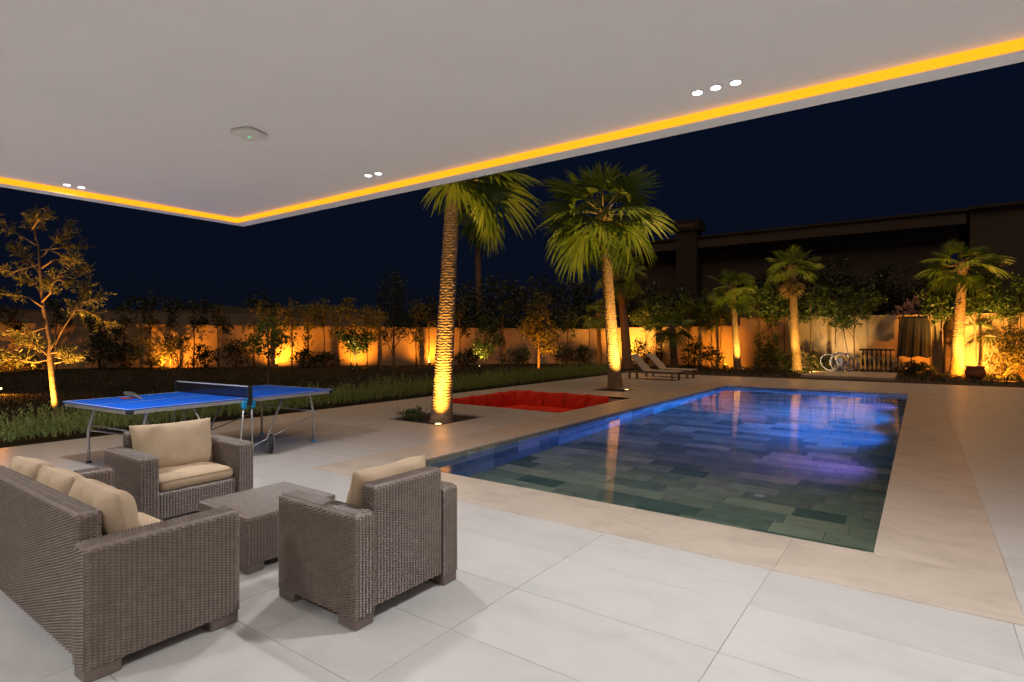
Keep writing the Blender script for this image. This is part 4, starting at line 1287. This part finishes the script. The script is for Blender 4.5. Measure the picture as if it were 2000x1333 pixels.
# daisies in the palm bed
q = (-7.85, 7.62, -.03)
t = shrub(q, [(0, .0, .10, .24, .24, .09), (-.08, .22, .10, .2, .2, .1), (.22, -.05, .07, .18, .16, .07)], 900, .06, 'low daisy clump with pale flowers beside the ringed palm', None, 'leaf', 'daisy_plant', 'flower', .3, 4, 1.0)
mb = MB()
for k in range(34):
    a = random.uniform(0, 6.3); r_ = random.uniform(.05, .42)
    c = Vector((r_ * math.cos(a), r_ * math.sin(a) + .08, random.uniform(.16, .34)))
    mb.tube([(c.x * .6, c.y * .6, .02), c], .002, 4, False)
    o = MB()
    for j in range(9):
        w = 2 * PI * j / 9
        o.add([c, c + Vector((.034 * math.cos(w - .3), .034 * math.sin(w - .3), .006)), c + Vector((.046 * math.cos(w), .046 * math.sin(w), .004)), c + Vector((.034 * math.cos(w + .3), .034 * math.sin(w + .3), .006))], [(0, 1, 2, 3)])
    o.build('flower_head', M['flower'], t)
mb.build('flower_stalks', M['petiole'], t)

# ================================================================== THINGS BY THE END WALL
a, b_ = P(1601, 737), P(1745, 741)
step = tag(MB().bevbox(-3.75, -.75, 24.2, 27.6, -.02, .10, .012).build('stone_step', M['coping']), 'low pale stone slab in the dark border beyond the pool', 'step')
# hose reel
p = on_end(1640, 1.9); hc = Vector((p.x, p.y, .10))
hr = empty('hose_reel', hc, 0, 'coiled pale blue garden hose on a small stand by the wall', 'hose')
for k, (ox, oz, r_, tl, yw) in enumerate(((0, .42, .34, .1, .2), (-.35, .38, .36, .35, -.3), (.32, .42, .36, -.3, .4), (.02, .5, .30, .2, 0), (.1, .36, .40, -.1, .1))):
    pts = []
    for j in range(29):
        w = 2 * PI * j / 28
        q = Vector((r_ * math.cos(w), 0, r_ * math.sin(w)))
        q.rotate(Matrix.Rotation(tl, 3, 'X')); q.rotate(Matrix.Rotation(yw, 3, 'Z'))
        pts.append(q + Vector((ox, -.12 - .03 * k, oz)))
    MB().tube(pts, .018, 8, False).build('hose_loop', M['hose'], hr, True)
MB().tube([(0, -.1, .42), (0, .2, .42)], .16, 20).build('drum', M['hose'], hr)
for s in (-1, 1):
    MB().tube([(s * .28, .05, 0), (s * .10, .05, .42), (s * .05, .05, .62)], .016, 8).build('stand_leg', M['steel'], hr, True)
p_ = on_end(1662, 1.2)
q_ = on_end(1647, .4)
tag(MB().tube([(p_.x, p_.y, .02), (q_.x, q_.y, 1.95)], .018, 8).build('leaning_pole', M['steel'], None, True), 'thin pale pole leaning on the wall behind the coiled hose', 'pole')
# iron railing section
p = on_end(1712, 1.3)
rl = empty('railing', (p.x, p.y, 0), math.radians(2), 'dark iron railing section of turned balusters leaning by the wall', 'railing')
MB().bevbox(-.62, .62, -.04, .04, .98, 1.05, .008).build('top_rail', M['iron'], rl)
MB().bevbox(-.55, .55, -.03, .03, .12, .18, .006).build('bottom_rail', M['iron'], rl)
bal = MB().lathe([(.03, .181), (.03, .24), (.018, .27), (.05, .42), (.045, .5), (.018, .66), (.016, .76), (.035, .84), (.018, .9), (.03, .979)], (0, 0, 0), 10).mesh('baluster', True)
bal.materials.append(M['iron'])
for k in range(7):
    o = put('baluster', bal, None, rl); o.location = (-.48 + .16 * k, 0, 0)
for s in (-1, 1): MB().box(s * .5 - .025, s * .5 + .025, -.1, .1, 0, .119).build('foot', M['iron'], rl)
# clothes rack with dark cloth
p = on_end(1786, .9)
rk = empty('clothes_rack', (p.x, p.y, 0), 0, 'tall thin wooden rack leaning by the wall', 'rack')
for x_ in (-.55, -.1, .55): MB().tube([(x_, -.25, 0), (x_ * .9, .05, 2.42)], .022, 8).build('post', M['stake'], rk)
MB().tube([(-.62, .03, 2.30), (.62, .03, 2.30)], .02, 8).build('cross_bar', M['stake'], rk)
cl = MB(); nx, nz_ = 48, 18; vv = []
for j in range(nz_ + 1):
    q = j / nz_
    for i in range(nx + 1):
        s = i / nx * 2 - 1
        x_ = s * (.42 + .20 * q + .03 * math.sin(q * 5)); z_ = 2.36 - 1.62 * q + .03 * math.sin(s * 7) * q
        y_ = -.10 - .18 * q - (.028 * math.sin(s * 11 + 2 * q) + .014 * math.sin(s * 27 + 3 * q)) * (.25 + .75 * q)
        vv.append((x_, y_, z_))
cl.add(vv, [(j * (nx + 1) + i, j * (nx + 1) + i + 1, (j + 1) * (nx + 1) + i + 1, (j + 1) * (nx + 1) + i) for j in range(nz_) for i in range(nx)])
o = cl.build('hanging_cloth', M['cloth_dark'], None, True); o.location = (p.x, p.y, 0)
sm = o.modifiers.new('thick', 'SOLIDIFY'); sm.thickness = .012
tag(o, 'dark grey cloth hanging in folds over the wooden rack', 'cloth')
# terracotta pot between the stout palm and the slanting palm
p = on_end(1893, 3.6)
tp = empty('flower_pot', (p.x + .2, p.y + .6, 0), 0, 'round terracotta pot between the stout palm and the slanting palm', 'pot')
MB().lathe([(.16, 0), (.27, .14), (.30, .30), (.24, .42), (.27, .46), (.27, .50), (.23, .50), (.2, .40)], (0, 0, 0), 24).build('bowl', M['terracotta'], tp, True)

# ================================================================== GARDEN LAMPS
def uplight(loc, target, power, label, col=ORANGE, angle=110, group='garden uplights', inground=False, size=.03, blend=.8, lens=True):
    t = empty('uplight', loc, 0, label, 'uplight', group)
    if inground:
        MB().lathe([(.075, 0), (.075, .008), (.06, .010)], (0, 0, 0), 24).build('rim', M['steel'], t)
        MB().lathe([(.055, .0102), (.05, .014), (.01, .016)], (0, 0, 0), 24).build('lens', M['led_warm'], t, True)
        o = Vector(loc) + Vector((0, 0, .03))
    else:
        MB().tube([(0, 0, -.05), (0, 0, .12)], .010, 6).build('spike', M['iron'], t)
        d = (Vector(target) - Vector(loc)).normalized()
        a = Vector((0, 0, .12))
        MB().tube([a - d * .05, a + d * .05], [.032, .036], 14).build('head', M['iron'], t)
        MB().tube([a + d * .051, a + d * .054], .030, 14).build('lens', M['led_warm'], t)
        o = Vector(loc) + a + d * .07
    spot(t, o, target, power * UP * (0.5 if col == ORANGE else 1.0), col, angle, blend, size)
# tall palms
l1 = Vector((-6.97, 7.45, -.02))
uplight(l1, (-7.0, 7.6, 4.4), 60, 'in-ground lamp at the foot of the ringed palm', (1.0, .48, .06), 120, inground=True, blend=1.0)
spot(None, l1 + Vector((0, 0, .04)), (-7.10, 7.68, 3.6), 1500, (1.0, .48, .06), 58, 1.0, .03)
c = P(1224, 762)
uplight((c.x, c.y, 0.0), (p2.x + .1, p2.y, 5.0), 480, 'in-ground lamp at the foot of the palm by the loungers', AMBER, 95, inground=True, blend=1.0)
# the feathery tree
e = PD(70, 8.95); uplight((e.x, e.y, 0), (bp.x, bp.y, 2.6), 190, 'spike lamp hidden behind the hedge under the feathery tree', (1.0, .40, .05), 95)
# bright lamp out on the lawn turned towards the terrace
e = PD(2, 15.2); uplight((e.x, e.y, .02), (e.x + 2.5, e.y - 1.0, 1.2), 60, 'bare bright spike lamp glaring on the lawn towards the terrace', ORANGE, 140)
def wall_up(u, off, power, label, tz=1.7, side=None, ang=150):
    q = on_wall(u, off); w_ = on_wall(u, 0)
    uplight((q.x, q.y, 0.02), (w_.x, w_.y, tz), power, label, ORANGE, ang)
wall_up(58, 2.4, 60, 'spike lamp in the shrubs behind the feathery tree', .5)
wall_up(343, 1.5, 150, 'spike lamp lighting shrubs on the long wall beyond the table net')
wall_up(549, .9, 190, 'spike lamp by the slender stems behind the small round tree')
wall_up(700, 1.0, 120, 'spike lamp on the long wall behind the citrus tree')
wall_up(838, .9, 170, 'spike lamp on the long wall next to the ringed palm trunk')
q = PD(690, 24.3); uplight((q.x, q.y, .02), PD(694, 25.0, 1.3), 45, 'spike lamp under the small citrus tree', AMBER, 110)
q = PD(936, 21.9); uplight((q.x, q.y, .25), PD(946, 21.9, 1.5), 32, 'spike lamp under the young gold lit lawn tree', AMBER, 120)
q = PD(1051, 24.2); uplight((q.x, q.y, .02), PD(1066, 26.5, 1.6), 190, 'spike lamp before the taller bushy tree', ORANGE, 110)
def end_up(u, off, tu, toff, tz, power, label, col=ORANGE, ang=150):
    q = on_end(u, off); w_ = on_end(tu, toff); uplight((q.x, q.y, .02), (w_.x, w_.y, tz), power, label, col, ang)
end_up(1213, 1.0, 1222, .4, 2.2, 260, 'spike lamp at the wall behind the two tall palms')
end_up(1240, 1.6, 1228, 1.2, 3.5, 120, 'spike lamp under the uplit palm behind the lounger palm', AMBER)
end_up(1414, 1.6, 1422, 0, 1.6, 170, 'spike lamp at the pool wall step beside the small bright palm')
q = PD(1452, 24.4); uplight((q.x, q.y, .0), PD(1433, 25.2, 3.2), 150, 'spike lamp under the small bright palm', AMBER, 90)
q = PD(1545, 23.8); uplight((q.x, q.y, .0), PD(1550, 24.8, 3.6), 110, 'spike lamp under the palm with the dry skirt', AMBER, 80)
q = PD(1888, 20.8); uplight((q.x, q.y, .0), PD(1875, 22.0, 3.4), 230, 'spike lamp under the stout palm by the rack', AMBER, 90)
end_up(1585, 3.0, 1590, 0, 1.5, 45, 'spike lamp in the border left of the stone slab', AMBER, 150)
end_up(1893, 2.2, 1893, 0, 1.6, 210, 'spike lamp at the orange wall between stout and slanting palm')
end_up(1968, 3.2, 1975, 0, 1.4, 200, 'spike lamp in the shrubs beside the slanting palm')
q = PD(1895, 21.2); uplight((q.x, q.y, .0), PD(1925, 22.6, 2.0), 80, 'spike lamp under the fans of the slanting palm', AMBER, 100)
q = on_end(1640, 1.2); uplight((q.x, q.y, .12), on_end(1640, .0) + Vector((0, 0, 2.6)), 28, 'spike lamp behind the coiled hose', (1.0, .62, .25), 105)
